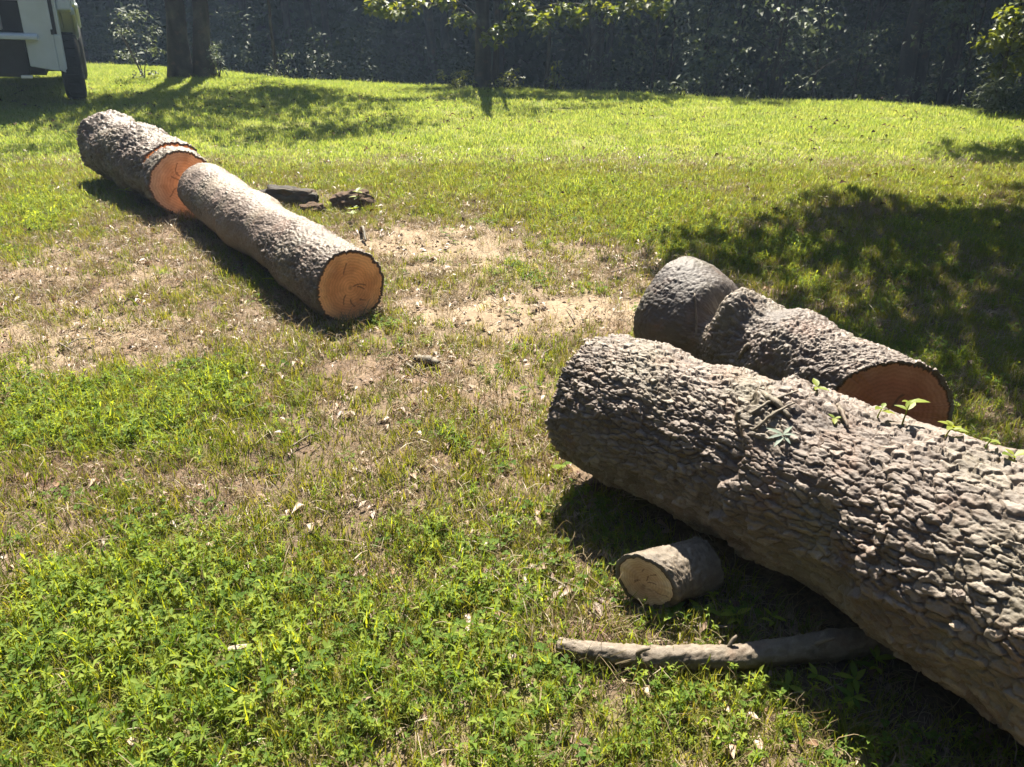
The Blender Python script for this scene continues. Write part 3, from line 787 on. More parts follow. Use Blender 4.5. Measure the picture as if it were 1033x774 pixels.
stick('twig', 'thin pale twig beside the dark broken stick', 'twig', [og(-.56, 3.42, .012), og(-.47, 3.27, .015), og(-.40, 3.20, .01)], [.005, .005, .003])
stick('twig', 'thin twig lying on the reddish soil left of the branch', 'twig', [og(-.06, 1.93, .015), og(.0, 1.83, .02), og(.03, 1.75, .012)], [.004, .004, .003])
stick('twig', 'pale twig at the foot of the round orange cut end', 'twig', [og(-.98, 3.84, .012), og(-.90, 3.76, .014), og(-.83, 3.74, .012)], [.006, .007, .004])
stick('twig', 'short stub leaning on the bare soil behind the orange faced log', 'stick', [og(-1.16, 5.75, .0), og(-1.10, 5.55, .10), og(-1.06, 5.42, .03)], [.014, .012, .008])
stick('twig', 'thin bare twig between the short thin log and the branch', 'twig', [og(.46, 1.645, .012), og(.62, 1.64, .018), og(.74, 1.66, .012)], [.004, .0045, .003])
for k, (f0, a0, f1, a1, r_, lab) in enumerate([(.325, 74, .375, 66, .008, 'reddish bark strip lying across the huge trunk'), (.33, 58, .36, 84, .004, 'thin grey twig caught on the huge trunk beside the bark strip'),
                                               (.345, 50, .37, 75, .004, 'thin brown twig on the huge trunk nearest the grey sprig'), (.40, 95, .435, 78, .005, 'dark twig on the huge trunk between the two lime seedlings')]):
    p0, n0 = on_log(big, f0, a0); p1, n1 = on_log(big, f1, a1); pm, nm = on_log(big, (f0 + f1) / 2, (a0 + a1) / 2)
    stick('twig' if k else 'bark_strip', lab, 'twig' if k else 'bark strip', [p0 + n0 * .008, pm + nm * .018, p1 + n1 * .008], [r_, r_ * 1.3, r_ * .7])
tw = np.random.default_rng(77)
for k in range(26):
    x_ = tw.uniform(-2.6, .9); y_ = tw.uniform(1.35, 6.2)
    if not clear_logs(np.array([x_]), np.array([y_]), .15)[0]: continue
    a_ = tw.uniform(0, 6.28); l_ = tw.uniform(.06, .2); b_ = a_ + tw.normal(0, .3)
    stick('twig', 'thin brown twig lying on the worn grass', 'twig', [og(x_, y_, .02), og(x_ + math.cos(a_) * l_ * .5, y_ + math.sin(a_) * l_ * .5, .03), og(x_ + math.cos(a_) * l_ * .5 + math.cos(b_) * l_ * .5, y_ + math.sin(a_) * l_ * .5 + math.sin(b_) * l_ * .5, .015)],
          [tw.uniform(.002, .005), .0035, .002], group='twigs scattered over the worn grass')
p0, n0 = on_log(back, .20, 55); p1, n1 = on_log(back, .28, 8); pm, nm = on_log(back, .25, 30)
stick('twig', 'pale stalk hanging down the side of the knobbly log', 'twig', [p0 + n0 * .01, pm + nm * .015, p1 + n1 * .012], [.004, .005, .004])
p0, n0 = on_log(back, .53, 30); p1, n1 = on_log(back, .50, 5)
stick('bark_strip', 'pale reddish sliver standing on the shaded side of the knobbly log', 'bark strip', [p0 + n0 * .012, p1 + n1 * .012], [.010, .007])

def lumpy(name, label, cat, loc, size, mat, seed, rz=0, amp=.25, sub=4):
    import bmesh
    bm = bmesh.new(); bmesh.ops.create_icosphere(bm, subdivisions=sub, radius=1.0)
    P = np.array([v.co[:] for v in bm.verts]); d = 1 + amp * 2 * (fbm(P[:, 0] * 1.6 + seed, P[:, 1] * 1.6, P[:, 2] * 1.6, 4, seed) - .5) * 2
    P = np.sign(P) * np.abs(P) ** .8 * d[:, None] * np.asarray(size)
    for v, q in zip(bm.verts, P): v.co = q
    me = bpy.data.meshes.new(name); bm.to_mesh(me); n = len(me.vertices); bm.free(); me.materials.append(mat)
    at = me.attributes.new('cell', 'FLOAT', 'POINT'); at.data.foreach_set('value', fbm(P[:, 0] * 30, P[:, 1] * 30, P[:, 2] * 30, 2, 3).astype(np.float32)); me.attributes.new('smooth', 'FLOAT', 'POINT')
    return tag(obj(name, me, None, loc, (0, 0, rz)), label, cat)
m_chip = plain('pale_chip', (.25, .20, .15), .8, .2, .2, 40)
p, n = on_log(big, .640, 8); lumpy('pale_chip', 'pale wood chip stuck on the shaded side of the huge trunk', 'wood chip', tuple(p + n * .004), (.016, .012, .008), m_chip, 5)
p, n = on_log(big, .632, 20); lumpy('pale_chip', 'rough sunlit bark crumb just above the pale wood chip', 'bark chip', tuple(p + n * .006), (.012, .012, .012), M['bark'], 6)
lumpy('bark_slab', 'dark slab of bark lying behind the orange faced log', 'bark slab', og(-1.93, 6.62, .07), (.26, .11, .07), M['bark_tree'], 8, R(-18), .3)
lumpy('dirt_clump', 'dark clump of torn soil and roots behind the orange faced log', 'soil clump', og(-1.35, 6.50, .03), (.17, .10, .11), m_clod, 9, .3, .26)
lumpy('dirt_clump', 'small crumbly soil clump between the bark slab and the torn soil', 'soil clump', og(-1.66, 6.35, .02), (.10, .07, .06), m_clod, 12, .3, .26)
sprig('weed', 'small green weed growing on the torn soil clump', 'weed', og(-1.26, 6.40, .05), (0, 0, 1), .12, 9, .07, .4, 'sprig', 431)
sprig('weed', 'leafy yellow green weed in front of the torn soil clump', 'weed', og(-1.28, 6.02, .0), (0, 0, 1), .12, 9, .07, .5, 'sprig', 432)
lumpy('tan_leaf', 'tan curled leaf lying on the green weeds at the lower left', 'leaf', og(-.75, 1.53, .05), (.028, .012, .007), m_chip, 15, .2, .3, 3)
lumpy('white_chip', 'white chip on the ground in the shade of the thick rough log', 'wood chip', og(-3.05, 6.05, .02), (.03, .02, .012), m_chip, 16)
for k, (x_, y_, h_, nl_, lab) in enumerate([(.80, 1.46, .06, 8, 'bushy weed before the middle of the bare branch'), (.72, 1.44, .05, 7, 'green weed touching the front of the bare branch, nearest its free end'),
        (.90, 1.44, .07, 8, 'weed with upright leaves before the shaded end of the branch'), (.98, 1.46, .08, 7, 'tall dim weed at the edge of the trunk shadow by the branch'),
        (.86, 1.38, .06, 8, 'lit weed in the grass a little in front of the branch'), (.66, 1.66, .06, 6, 'weed growing between the short thin log and the branch'),
        (.46, 1.67, .045, 8, 'weed under the pale round cut end'), (.55, 1.69, .05, 7, 'weed beside the short thin log in half shade'),
        (.18, 2.45, .06, 7, 'grassy weed at the shaded far end of the huge trunk'), (.76, 1.64, .07, 5, 'slender weed in the dark gap under the huge trunk'),
        (.22, 2.28, .05, 6, 'grey green weed beside the shadow of the huge trunk'), (-2.05, 5.35, .10, 8, 'bright weed in the shade at the foot of the orange faced log'), (-1.45, 4.55, .06, 6, 'small weed in the shade beside the orange faced log'),
        (-3.3, 6.5, .14, 9, 'leafy weed in the shade of the thick rough log')]):
    sprig('weed', lab, 'weed', og(x_, y_, .0), (0, 0, 1), h_, nl_, .05 if y_ < 3 else .08, .32, 'weed', 440 + k, .9)

# ------------------------------------------------------------------ trees, shrubs, woods
def crown_mesh(seed, clumps, per, cl_r, leaf, mat, aspect=.75, name='crown', hang=.3, twig_from=None):
    """clumps (n,3) centres; leaves spread around each in a ball with gaps between"""
    g = np.random.default_rng(seed); n = len(clumps) * per
    C = np.repeat(np.asarray(clumps, float), per, 0)
    rr = np.repeat(np.asarray(cl_r, float) * np.ones(len(clumps)), per)
    q = g.normal(0, 1, (n, 3)); q /= np.linalg.norm(q, axis=1)[:, None]
    C = C + q * (rr * g.uniform(0, 1, n) ** .5)[:, None] * np.array([1, 1, .65])
    D = g.normal(0, 1, (n, 3)) * np.array([1, 1, .5]) + np.array([0, 0, -hang]) ; U = g.normal(0, .45, (n, 3)) + np.array([0, 0, 1.0])
    L = leaf * g.uniform(.6, 1.3, n)
    V, F = leaves_np(C, D, U, L, L * aspect, .15, g.uniform(0, .4, n))
    return mesh_np(name, V, F, [mat], dict(lv=np.repeat(g.uniform(0, .45, n), 5)))

def trunk_mesh(seed, h, r, limbs, lean=(0, 0), n=14, name='trunk', stems=None):
    """tapered trunk with flared foot plus limbs reaching the given points; one mesh"""
    g = np.random.default_rng(seed); Vs = []; Fs = []; off = 0
    z = np.linspace(-.15, h, 18); wob = np.cumsum(g.normal(0, .012 * h / 6, (18, 2)), 0)
    P = np.stack([lean[0] * z + wob[:, 0], lean[1] * z + wob[:, 1], z], 1)
    rad = r * (1 - .7 * np.clip(z / h, 0, 1)) + r * .55 * np.exp(-np.clip(z, 0, 9) / .22)
    items = [(P, rad, n)]
    for tgt in limbs:
        tgt = np.asarray(tgt, float); zs = np.clip(tgt[2] * g.uniform(.55, .8), .3, h * .9)
        st = np.array([np.interp(zs, z, P[:, 0]), np.interp(zs, z, P[:, 1]), zs]); t = np.linspace(0, 1, 8)[:, None]
        L = st + (tgt - st) * t + np.array([0, 0, 1]) * np.sin(t * np.pi) * .12 * np.linalg.norm(tgt - st) + g.normal(0, .03, (8, 3)) * t
        r0 = np.interp(zs, z, rad) * .45
        items.append((L, r0 * (1 - .85 * t[:, 0]), 6))
    for (p, ra, k) in items:
        v, f = tube_np(p, ra, k, .04); Vs.append(v); Fs.append(f + off); off += len(v)
    V = np.concatenate(Vs); cell = g.uniform(0, 1, len(V))
    return mesh_np(name, V, np.concatenate(Fs), [M['bark_tree']], dict(cell=cell, smooth=np.zeros(len(V))), smooth=True)

def ball(seed, n, c, rad, lo=-9):
    g = np.random.default_rng(seed); q = g.normal(0, 1, (n, 3)); q /= np.linalg.norm(q, axis=1)[:, None]
    q = q * (g.uniform(.15, 1, n) ** .45)[:, None] * np.asarray(rad) + np.asarray(c); return q[q[:, 2] > lo]

def tree(name, label, loc, h, r, clumps, per, cl_r, leaf, mat, seed, cat='tree', group=None, nlimb=9, lean=(0, 0)):
    t = thing(name, label, cat, loc, 0, group)
    g = np.random.default_rng(seed); sel = g.choice(len(clumps), min(nlimb, len(clumps)), False)
    obj('trunk', trunk_mesh(seed, h, r, [clumps[i] for i in sel], lean), t)
    obj('crown', crown_mesh(seed + 1, clumps, per, cl_r, leaf, mat), t)
    return t
def gl(x, y, dz=0.0): return (x, y, zg(x, y) - .02 + dz)

# the single broadleaf tree at the lawn edge with low sunlit boughs
cl = np.concatenate([ball(101, 26, (0.1, 2.9, 4.4), (2.1, 1.6, 1.2)),
                     np.array([[-1.65, -1.2, 1.42], [-1.3, -1.1, 1.36], [-1.05, -1.0, 1.5], [-.6, -.9, 1.55], [-.3, -.7, 1.2], [.25, -1.0, .98], [.5, -1.1, 1.12], [.75, -1.0, 1.30], [1.0, -1.2, 1.18], [1.3, -1.1, 1.36],
                               [1.55, -1.2, 1.28], [1.85, -1.1, 1.42], [2.2, -1.2, 1.38], [2.55, -1.2, 1.45], [2.9, -1.2, 1.42], [.6, -.9, 1.5]])])
tree('lawn_edge_tree', 'broadleaf tree alone at the middle of the lawn edge, low boughs sunlit', gl(-.54, 15.1), 5.5, .15, cl, 85, np.concatenate([np.full(26, .62), np.full(16, .24)])[:len(cl)], .12, M['maple'], 201, nlimb=14)
# slim stem sharing its foot
t = thing('young_tree', 'slim young stem growing against the lone lawn edge tree', 'tree', gl(-.33, 15.2))
obj('trunk', trunk_mesh(205, 5.0, .06, [(.5, 0, 4), (-.3, .3, 4.4)], (.03, 0)), t)
obj('crown', crown_mesh(206, ball(207, 8, (.1, 0, 4.6), (.8, .8, .6)), 40, .4, .11, M['maple']), t)

def shrub_mesh(seed, rad, n, per, leaf, mat, cl=.22, name='foliage', aspect=.5):
    c = ball(seed, n, (0, 0, rad[2] * .8), rad, .03); return crown_mesh(seed, c, per, cl, leaf, mat, aspect, name, .1)
def stems_mesh(seed, k, h, spread):
    g = np.random.default_rng(seed); Vs = []; Fs = []; off = 0
    for i in range(k):
        a = g.uniform(0, 6.28); t = np.linspace(0, 1, 6)[:, None]; e = np.array([math.cos(a) * spread, math.sin(a) * spread, h * g.uniform(.7, 1)])
        v, f = tube_np(e * t ** np.array([1.3, 1.3, 1]) + np.array([0, 0, -.03]), .012 * (1 - .7 * t[:, 0]), 6); Vs.append(v); Fs.append(f + off); off += len(v)
    V = np.concatenate(Vs); return mesh_np('stems', V, np.concatenate(Fs), [M['bark_tree']], dict(cell=V[:, 0] * 0 + .5, smooth=V[:, 0] * 0), True)
def shrub(name, label, loc, rad, n, per, leaf, mat, seed, cat='shrub', group=None, cl=.22, aspect=.5):
    t = thing(name, label, cat, loc, 0, group)
    obj('stems', stems_mesh(seed, 6, rad[2] * 1.4, max(rad[0], rad[1]) * .7), t)
    obj('foliage', shrub_mesh(seed + 1, rad, n, per, leaf, mat, cl, aspect=aspect), t); return t

shrub('weed_clump', 'tall weeds at the foot of the lone lawn edge tree, on its truck side', gl(-1.0, 14.95), (.35, .3, .22), 14, 26, .09, M['maple'], 301, 'weeds', cl=.12, aspect=.3)
shrub('weed_clump', 'small leafy weeds at the lone lawn edge tree, away from the truck', gl(-.1, 14.9), (.25, .22, .2), 9, 20, .09, M['maple'], 303, 'weeds', cl=.12, aspect=.4)
shrub('sapling', 'small yellow green sapling between the lone tree and the dark wood', gl(.78, 15.0), (.16, .16, .33), 9, 20, .09, M['maple'], 305, 'sapling', cl=.12)
t = thing('young_tree', 'thin dark stem rising beside the small yellow green sapling', 'tree', gl(.62, 15.05)); obj('trunk', trunk_mesh(311, 4.0, .035, [(.4, 0, 3.4)], (.04, 0)), t)
obj('crown', crown_mesh(312, ball(313, 6, (.2, 0, 3.7), (.6, .6, .4)), 30, .35, .11, M['maple']), t)

# the pair of trunks with vines near the truck
cl = ball(111, 40, (1.9, -.6, 5.6), (3.3, 2.8, 1.5))
tree('shade_tree', 'dark thick trunked tree at the lawn edge near the truck', gl(-6.52, 16.3), 7.5, .2, cl, 100, .75, .16, M['maple'], 211, nlimb=12, lean=(.09, 0))
t = thing('shade_tree', 'second dark trunk close against the thick tree near the truck', 'tree', gl(-6.14, 16.45))
obj('trunk', trunk_mesh(213, 7.0, .17, ball(114, 8, (.5, .3, 5.5), (1.5, 1.5, 1.2)), (.10, 0)), t)
obj('crown', crown_mesh(214, ball(115, 18, (1.6, -.3, 5.6), (2.4, 2.2, 1.3)), 100, .7, .16, M['maple']), t)
shrub('shrub', 'pale leaved shrub beside the thick trunk, nearest the truck', gl(-7.25, 16.2), (.45, .4, .75), 16, 22, .085, M['pale_leaf'], 321, cl=.16)
shrub('weed_clump', 'pale arching weeds at the foot of the second dark trunk', gl(-5.8, 16.3), (.18, .18, .36), 9, 16, .11, M['pale_leaf'], 323, 'weeds', cl=.1, aspect=.25)
t = thing('young_tree', 'thin pale sapling stem standing alone before the dark wood', 'tree', gl(-5.3, 18.5)); obj('trunk', trunk_mesh(315, 4.5, .04, [(.4, 0, 3.6), (-.4, .2, 4)], (.04, 0)), t)
obj('crown', crown_mesh(316, ball(317, 7, (.2, 0, 4.2), (.8, .8, .5)), 30, .35, .11, M['woods_leaf']), t)
shrub('shrub', 'sparse grey shrub at the foot of the thin pale sapling', gl(-5.1, 18.3), (.4, .35, .35), 10, 12, .1, M['pale_leaf'], 325, cl=.16, aspect=.3)

# right edge: yellow green young tree and grey leaved bush under it
cl = np.concatenate([ball(121, 30, (.1, 0, 1.1), (.5, .55, .8), .38), ball(122, 12, (.7, .3, 1.9), (.6, .6, .5))])
tree('young_tree', 'bright yellow green young tree at the right edge of the lawn', gl(7.35, 12.35), 2.4, .04, cl, 62, .2, .095, M['maple'], 221, nlimb=8)
shrub('shrub', 'grey green bush of narrow drooping leaves under the bright young tree', gl(7.3, 11.95), (.42, .4, .36), 26, 34, .12, M['pale_leaf'], 327, cl=.2, aspect=.22)

# tree outside the picture on the right whose shade falls over the right of the lawn
cl = np.concatenate([ball(131, 120, (-2.6, -.8, 5.2), (3.5, 2.9, 1.0)), ball(132, 34, (.3, 3.6, 5.0), (2.4, .4, .5))])
tree('shade_tree', 'broad tree standing right of the picture, shading the logs', gl(6.7, 8.6), 6.5, .2, cl, 130, .68, .14, M['maple'], 231, nlimb=12)

# the wood beyond the lawn: trunks, canopy, understory
wood_protos = []
for j in range(3):
    cl = ball(140 + j, 30, (0, 0, 8.5), (3.2, 3.2, 3.6))
    t = thing('woodland_tree', 'dark woodland tree with a bare lower trunk beyond the lawn', 'tree', gl(0, 30), 0, 'trees of the wood beyond the lawn')
    obj('trunk', trunk_mesh(240 + j, 12, .17 + .03 * j, [cl[i] for i in range(8)], (.01, 0)), t)
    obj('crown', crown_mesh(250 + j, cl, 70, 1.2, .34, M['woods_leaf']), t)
    wood_protos.append(t)
g = np.random.default_rng(55)
spots = [(2.2, 21.5), (9.0, 18.9), (9.55, 19.6), (10.0, 18.7), (-14, 27)]
for yy in (26.5, 31, 36, 41):
    for xx in np.arange(-32, 34, 6.0):
        q = (xx + g.uniform(-1.6, 1.6), yy + g.uniform(-1.8, 1.8) - .15 * xx)
        if q[1] > edge_y(q[0]) + 9: spots.append(q)
for i, (xx, yy) in enumerate(spots):
    lab = ['dark woodland trunk rising behind the small yellow green sapling', 'dark trunk of the woodland trio, nearest the lone lawn edge tree', 'middle trunk of the dark woodland trio toward the bright young tree', 'trunk of the dark woodland trio nearest the bright young tree'][i] if i < 4 else None
    if i < 3:
        o = wood_protos[i]; o.location = gl(xx, yy); o.rotation_euler[2] = g.uniform(0, 6.28); base_lab = 'dark woodland tree with a bare lower trunk beyond the lawn'; o['label'] = lab
    else: dup(wood_protos[int(g.integers(0, 3))], gl(xx, yy), g.uniform(0, 6.28), g.uniform(.85, 1.2), lab or base_lab)
# unseen trees added behind and beside the viewer to cut down sky light
cl = np.concatenate([ball(150, 26, (0, 0, 8.5), (3.2, 3.2, 3.6)), ball(151, 16, (0, 0, 3.6), (2.6, 2.6, 2.4), .3)])
t = thing('sky_block_tree', 'unseen leafy tree added round the viewer to block sky light', 'tree', gl(-16, 2), 0, 'unseen trees added against sky light')
obj('trunk', trunk_mesh(246, 12, .2, [cl[i] for i in range(8)], (.01, 0)), t)
obj('crown', crown_mesh(256, cl, 80, 1.2, .36, M['woods_leaf']), t)
for i, a in enumerate(np.arange(-60, 245, 11.5)):
    for rr in (13.5, 19.5):
        a_ = R(a + 180 + g.uniform(-4, 4) + (5 if rr > 15 else 0)); q = (rr * 1.02 * math.cos(a_), 1.5 + rr * math.sin(a_))
        if q[1] > 8.5: continue
        if q[0] > 0 and q[1] > 2: q = (q[0] + 3, q[1])
        dup(t, gl(*q), g.uniform(0, 6.28), g.uniform(.85, 1.15))
sp = []
for j in range(4):
    t = thing('woodland_shrub', 'dark leafy shrub under the trees of the wood', 'shrub', gl(0, 25), 0, 'shrubs of the wood beyond the lawn')
    obj('stems', stems_mesh(330 + j, 7, 1.2, .7), t)
    obj('foliage', shrub_mesh(340 + j, (1.0, .9, .9), 26, 44, .11, M['woods_leaf'], .34), t); sp.append(t)
ss = []
for yy in (23.5, 28):
    for xx in np.arange(-20, 24, 2.3):
        q = (xx + g.uniform(-.6, .6), yy + g.uniform(-1, 1) - .25 * xx)
        if yy < 25 and q[0] > -1: continue
        if q[1] > edge_y(q[0]) + 4.5: ss.append((float(q[0]), float(q[1])))
for i, (xx, yy) in enumerate(ss):
    if i < 4: sp[i].location = gl(xx, yy)
    else: dup(sp[int(g.integers(0, 4))], gl(xx, yy), g.uniform(0, 6.28), g.uniform(1.1, 1.9))
# lighter leaved shrubs at the front of the wood
shrub('shrub', 'pale leaved understory bush before the wood, right of the lone tree', gl(4.0, 16.3), (.85, .5, .7), 22, 24, .13, M['pale_leaf'], 351, cl=.26)
shrub('shrub', 'low spreading pale bush in front of the dark wood', gl(3.3, 15.6), (.55, .4, .28), 12, 16, .14, M['pale_leaf'], 353, cl=.2, aspect=.3)
shrub('shrub', 'dim bush beside the dark trunk behind the sapling', gl(2.3, 16.9), (.6, .5, .5), 14, 16, .11, M['pale_leaf'], 355, cl=.24)
shrub('shrub', 'small dim bush at the foot of the three woodland trunks', gl(7.6, 15.9), (.5, .4, .45), 10, 14, .12, M['pale_leaf'], 357, cl=.22)
# young trees of the understory whose thin sprays catch the light
us = []
for j in range(3):
    cl = ball(160 + j, 13, (0, 0, 1.9), (1.5, 1.0, 1.1), .5)
    t = thing('understory_tree', 'slender young tree with pale thin sprays before the dark wood', 'tree', gl(0, 25), 0, 'young trees along the front of the wood')
    obj('trunk', trunk_mesh(260 + j, 3.4, .035, cl[:9], (.02, .0)), t)
    obj('crown', crown_mesh(264 + j, cl, 26, .42, .13, M['pale_leaf'], .5, hang=.5), t); us.append(t)
for i, (xx, dy) in enumerate([(1.6, 2.6), (3.0, 3.4), (5.2, 3.0), (6.4, 4.2), (8.6, 3.2), (10.5, 4.5), (4.4, 5.5), (9.6, 5.8), (8.4, 7.6), (10.4, 8.2), (12.0, 7.0), (7.0, 8.6), (4.2, 8.4), (13.0, 5.0)]):
    q = gl(xx, float(edge_y(xx)) + dy)
    if i < 3: us[i].location = q
    else: dup(us[i % 3], q, g.uniform(0, 6.28), g.uniform(.85, 1.2))
# far wood as one mass: a deep wall of foliage, plus an unseen canopy added to shade it
n = 110000
xx = g.uniform(-75, 85, n); yy = g.uniform(44, 56, n) - .1 * xx; zz = g.uniform(0, 1, n) ** 1.1 * 16 + zf(xx, yy)
C1 = np.stack([xx, yy, zz], 1); l1 = g.uniform(.25, .75, n)
n2 = 80000
xx = g.uniform(-60, 70, n2); yy = edge_y(xx) + 11.5 + g.uniform(0, 1, n2) ** .85 * (75 - edge_y(xx)); zz = g.uniform(10.5, 14.5, n2) + np.maximum(0, zf(xx, yy))
C2 = np.stack([xx, yy, zz], 1)
gap = np.zeros(n2, bool)                                  # openings cut in the added canopy so sun reaches the understory
for (cx, cy, rx, ry) in ((9.5, 29.5, 4.0, 2.6), (4.0, 31, 2.2, 2.2), (14, 30, 2.0, 2.5)):
    gap |= (((xx - cx) / rx) ** 2 + ((yy - cy) / ry) ** 2 < 1) & (g.uniform(0, 1, n2) < .85)
C2 = C2[~gap]; n2 = len(C2); l2 = g.uniform(.7, 1.3, n2)
n = n + n2; l1 = np.concatenate([l1, l2])
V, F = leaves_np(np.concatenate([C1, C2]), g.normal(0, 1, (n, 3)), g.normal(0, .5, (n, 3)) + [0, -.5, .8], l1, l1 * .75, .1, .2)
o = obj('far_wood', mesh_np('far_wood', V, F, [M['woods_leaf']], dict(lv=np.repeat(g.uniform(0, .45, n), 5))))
tag(o, 'dark far wood closing the view, with an unseen canopy added for shade', 'woods', kind='stuff')

# ------------------------------------------------------------------ truck at the left edge
m_white = plain('truck_paint', (.42, .48, .52), .35, .5, .08, 3); m_blk = plain('truck_black', (.02, .02, .022), .6, .3, .2, 8)
m_tyre = plain('tyre_rubber', (.022, .022, .024), .85, .2, .25, 20); m_rim = plain('rim_steel', (.10, .09, .085), .5, .5, .3, 10, .3)
m_tan = plain('tan_box', (.30, .27, .24), .8, .2, .1, 5); m_glass = plain('truck_glass', (.02, .025, .03), .08, .6, .05, 2)
m_lens = plain('reflector', (.7, .7, .68), .3, .6, .05, 10)
truck = thing('work_truck', 'white work truck with a big dark wheel, cut by the left picture edge', 'truck', gl(-6.68, 12.35), R(26))
truck.rotation_euler[1] = R(3.5)
def arc(cy, cz, r, a0, a1, n=12): return [(cy + r * math.cos(R(a0 + (a1 - a0) * i / n)), cz + r * math.sin(R(a0 + (a1 - a0) * i / n))) for i in range(n + 1)]
Wd, Lg, ZB, ZT = 2.05, 5.4, .50, 2.3
AR = .60; WC = (.72, 4.35)
for sx in (0, 1):
    x0, x1 = (-.05, 0.0) if sx == 0 else (-Wd, -Wd + .05)
    poly = [(0, ZB + .02)] + [(WC[0] - AR * .98, ZB + .12)] + arc(WC[0], .72, AR, 178, 2)[0:] + [(WC[1] - AR, ZB + .08)] + arc(WC[1], .72, AR, 178, 2) + [(Lg, ZB + .08), (Lg, 1.45), (Lg - 1.3, 1.5), (Lg - 1.75, ZT), (.0, ZT)]
    mb = MB(); mb.prism(poly, 0, x0, x1); mb.build('side_panel', m_white, truck, bevel=.012)
mb = MB(); mb.box(-Wd + .05, -.05, .0, Lg - 1.75, ZT - .05, ZT - .002); mb.build('roof', m_white, truck, bevel=.01)
mb = MB(); mb.box(-Wd + .05, -.05, Lg - 1.3, Lg, 1.40, 1.448); mb.build('bonnet', m_white, truck, bevel=.01)
mb = MB(); mb.box(-Wd + .05, -.05, Lg - .05, Lg - .002, ZB + .1, 1.40); mb.build('front_panel', m_white, truck)
# rear face: corner pillars with a dark slot, ledge, open bay
for sx in (0, 1):
    def X(a, b): return (-a, -b) if sx == 0 else (-Wd + b, -Wd + a)
    a, b = X(.10, .002); mb = MB()
    mb.prism([(min(a, b), ZB + .02), (max(a, b) - .02, ZB - .02), (max(a, b), ZB + .4), (max(a, b), 1.0), (min(a, b), 1.0)], 1, -.012, .05)
    p1 = X(.47, .10)
    mb.prism([(min(p1), ZB + .06), (max(p1), ZB), (max(p1), ZT - .06), (min(p1), ZT - .06)], 1, -.02, .05)
    p2 = X(.03, .002); mb.prism([(min(p2), 1.003), (max(p2), 1.003), (max(p2), ZT - .06), (min(p2), ZT - .06)], 1, -.012, .05)
    mb.build('corner_panel', m_white, truck, bevel=.012)
    p3 = X(.098, .032); mb = MB(); mb.box(min(p3), max(p3), .012, .04, 1.005, ZT - .08); mb.build('lamp_slot', m_blk, truck)
    p4 = X(.125, .09); mb = MB(); mb.box(min(p4), max(p4), -.045, -.021, 1.0, 1.07); mb.build('latch', m_blk, truck, bevel=.006)
mb = MB(); mb.prism([(-.10, .92), (.30, .92), (.30, 1.0), (-.06, 1.0), (-.10, .975)], 0, -Wd + .30, -.30); mb.build('bumper_ledge', m_white, truck, bevel=.012)
mb = MB(); mb.box(-Wd + .47, -.47, .30, .34, .60, 1.42); mb.box(-Wd + .47, -.47, .34, 3.5, 1.001, 1.03); mb.box(-Wd + .47, -.47, .02, .05, 1.62, ZT - .06); mb.build('bay_lining', m_blk, truck)
mb = MB(); mb.box(-1.2, -.74, -.0, .28, 1.033, 1.38); o = mb.build('tan_crate', m_tan, None, bevel=.015)
o.location = truck.location; o.rotation_euler = truck.rotation_euler; tag(o, 'tan box standing in the open bay of the white truck', 'box')
mb = MB(); mb.box(-Wd + .3, -.3, .25, Lg - .3, .42, .62); mb.tube([(-Wd + .1, WC[0], .5), (-.1, WC[0], .5)], [.06, .06], 8); mb.tube([(-Wd + .1, WC[1], .5), (-.1, WC[1], .5)], [.06, .06], 8)
mb.box(-Wd + .5, -.5, .12, .16, .40, .93); mb.build('chassis', m_blk, truck)
mb = MB(); mb.box(-.62, -.47, .02, .10, .39, .43); mb.build('reflector', m_lens, truck, bevel=.008)
mb = MB(); mb.prism([(Lg - 1.72, ZT - .12), (Lg - 1.36, 1.56), (Lg - 2.7, 1.5), (Lg - 2.7, ZT - .12)], 0, -.002, .006); mb.build('side_window', m_glass, truck)
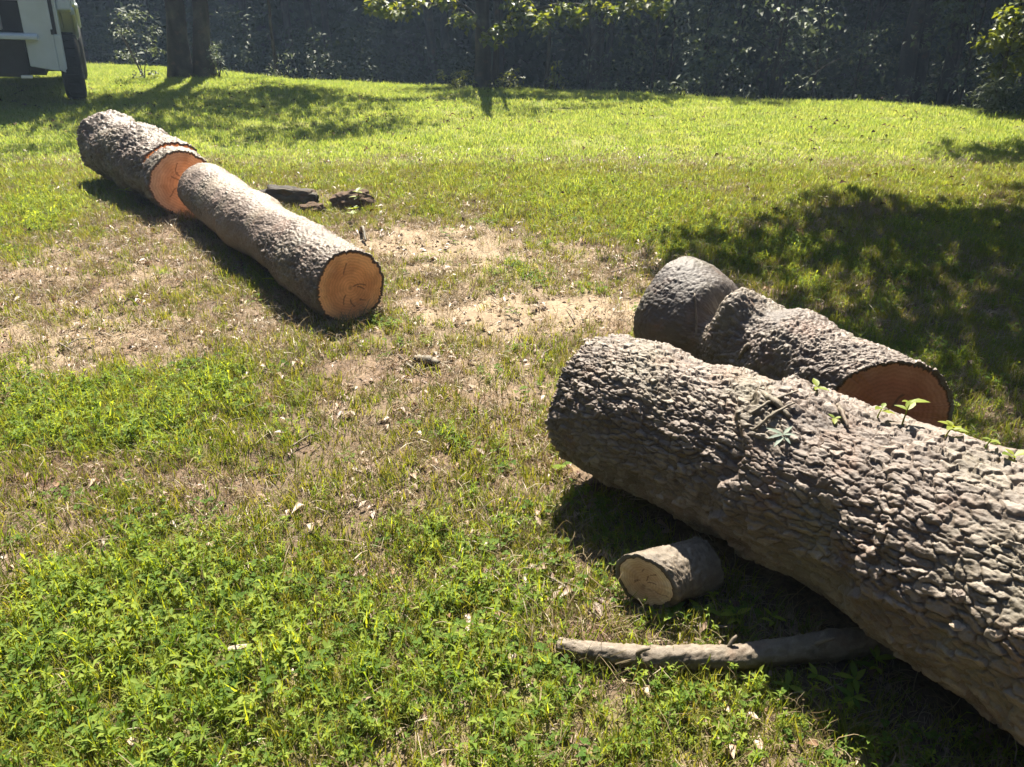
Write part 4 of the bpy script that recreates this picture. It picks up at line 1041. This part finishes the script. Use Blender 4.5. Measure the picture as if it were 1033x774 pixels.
for sx in (0, 1):
    for cy in WC:
        x0 = .18 if sx == 0 else -Wd - .18
        sg = 1 if sx == 0 else -1
        mb = MB(); prof = [(.27, -.26), (.40, -.28), (.475, -.25), (.50, -.20), (.50, -.06), (.475, -.01), (.40, .01), (.29, -.005), (.27, -.03)]
        mb.lathe([(r, x0 + sg * t) for r, t in prof], 0, 36, (0, cy, .49)); tyre = mb.build('wheel', m_tyre, truck, True)
        mb = MB(); mb.lathe([(.268, x0 + sg * -.10), (.268, x0 + sg * -.025), (.24, x0 + sg * -.03), (.21, x0 + sg * -.07), (.11, x0 + sg * -.05), (.08, x0 + sg * .0), (.02, x0 + sg * .005)], 0, 24, (0, cy, .49)); mb.build('rim', m_rim, tyre, True)
        xa, xb = sorted((x0 + sg * -.22, x0 + sg * -.04)); blk = None
        for k in range(22):
            a = 2 * math.pi * k / 22
            if blk is None:
                mb = MB(); mb.box(xa, xb, -.024, .024, .485, .515); to = mb.build('tread_block', m_tyre, tyre); blk = to.data
            else: to = obj('tread_block', blk, tyre)
            to.location = (0, cy, .49); to.rotation_euler = (a, 0, 0)
        # wide fender over the wheel
        mb = MB(); o_ = [(cy - .66, 1.33), (cy - .64, 1.75), (cy - .4, 2.0), (cy + .5, 2.0), (cy + .72, 1.7), (cy + .78, .85), (cy + .66, .85)]; i_ = arc(cy, .62, AR + .08, 20, 97) + [(cy - .45, 1.305)]
        xa, xb = sorted((x0 - sg * .178, x0 + sg * .0)); mb.prism(o_ + i_, 0, xa, xb)
        o_ = arc(cy, .62, AR + .14, 105, 25); i_ = arc(cy, .62, AR + .05, 25, 105); xa, xb = sorted((x0 - sg * .03, x0 + sg * .035)); mb.prism(o_ + i_, 0, xa, xb)
        mb.build('fender', m_white, truck, bevel=.03)

# ------------------------------------------------------------------ thin summer haze
mh, th = new_mat('haze_air')
pv = th.nodes.new('ShaderNodeVolumePrincipled'); pv.inputs['Color'].default_value = (.55, .74, 1.0, 1); pv.inputs['Density'].default_value = .0013; pv.inputs['Anisotropy'].default_value = .3
oo = th.nodes.new('ShaderNodeOutputMaterial'); th.links.new(pv.outputs[0], oo.inputs['Volume'])
mb = MB(); mb.box(-262, 262, -262, 262, -7, 45); hz = mb.build('haze', mh); tag(hz, 'thin pale summer haze in the air', 'haze', kind='stuff')
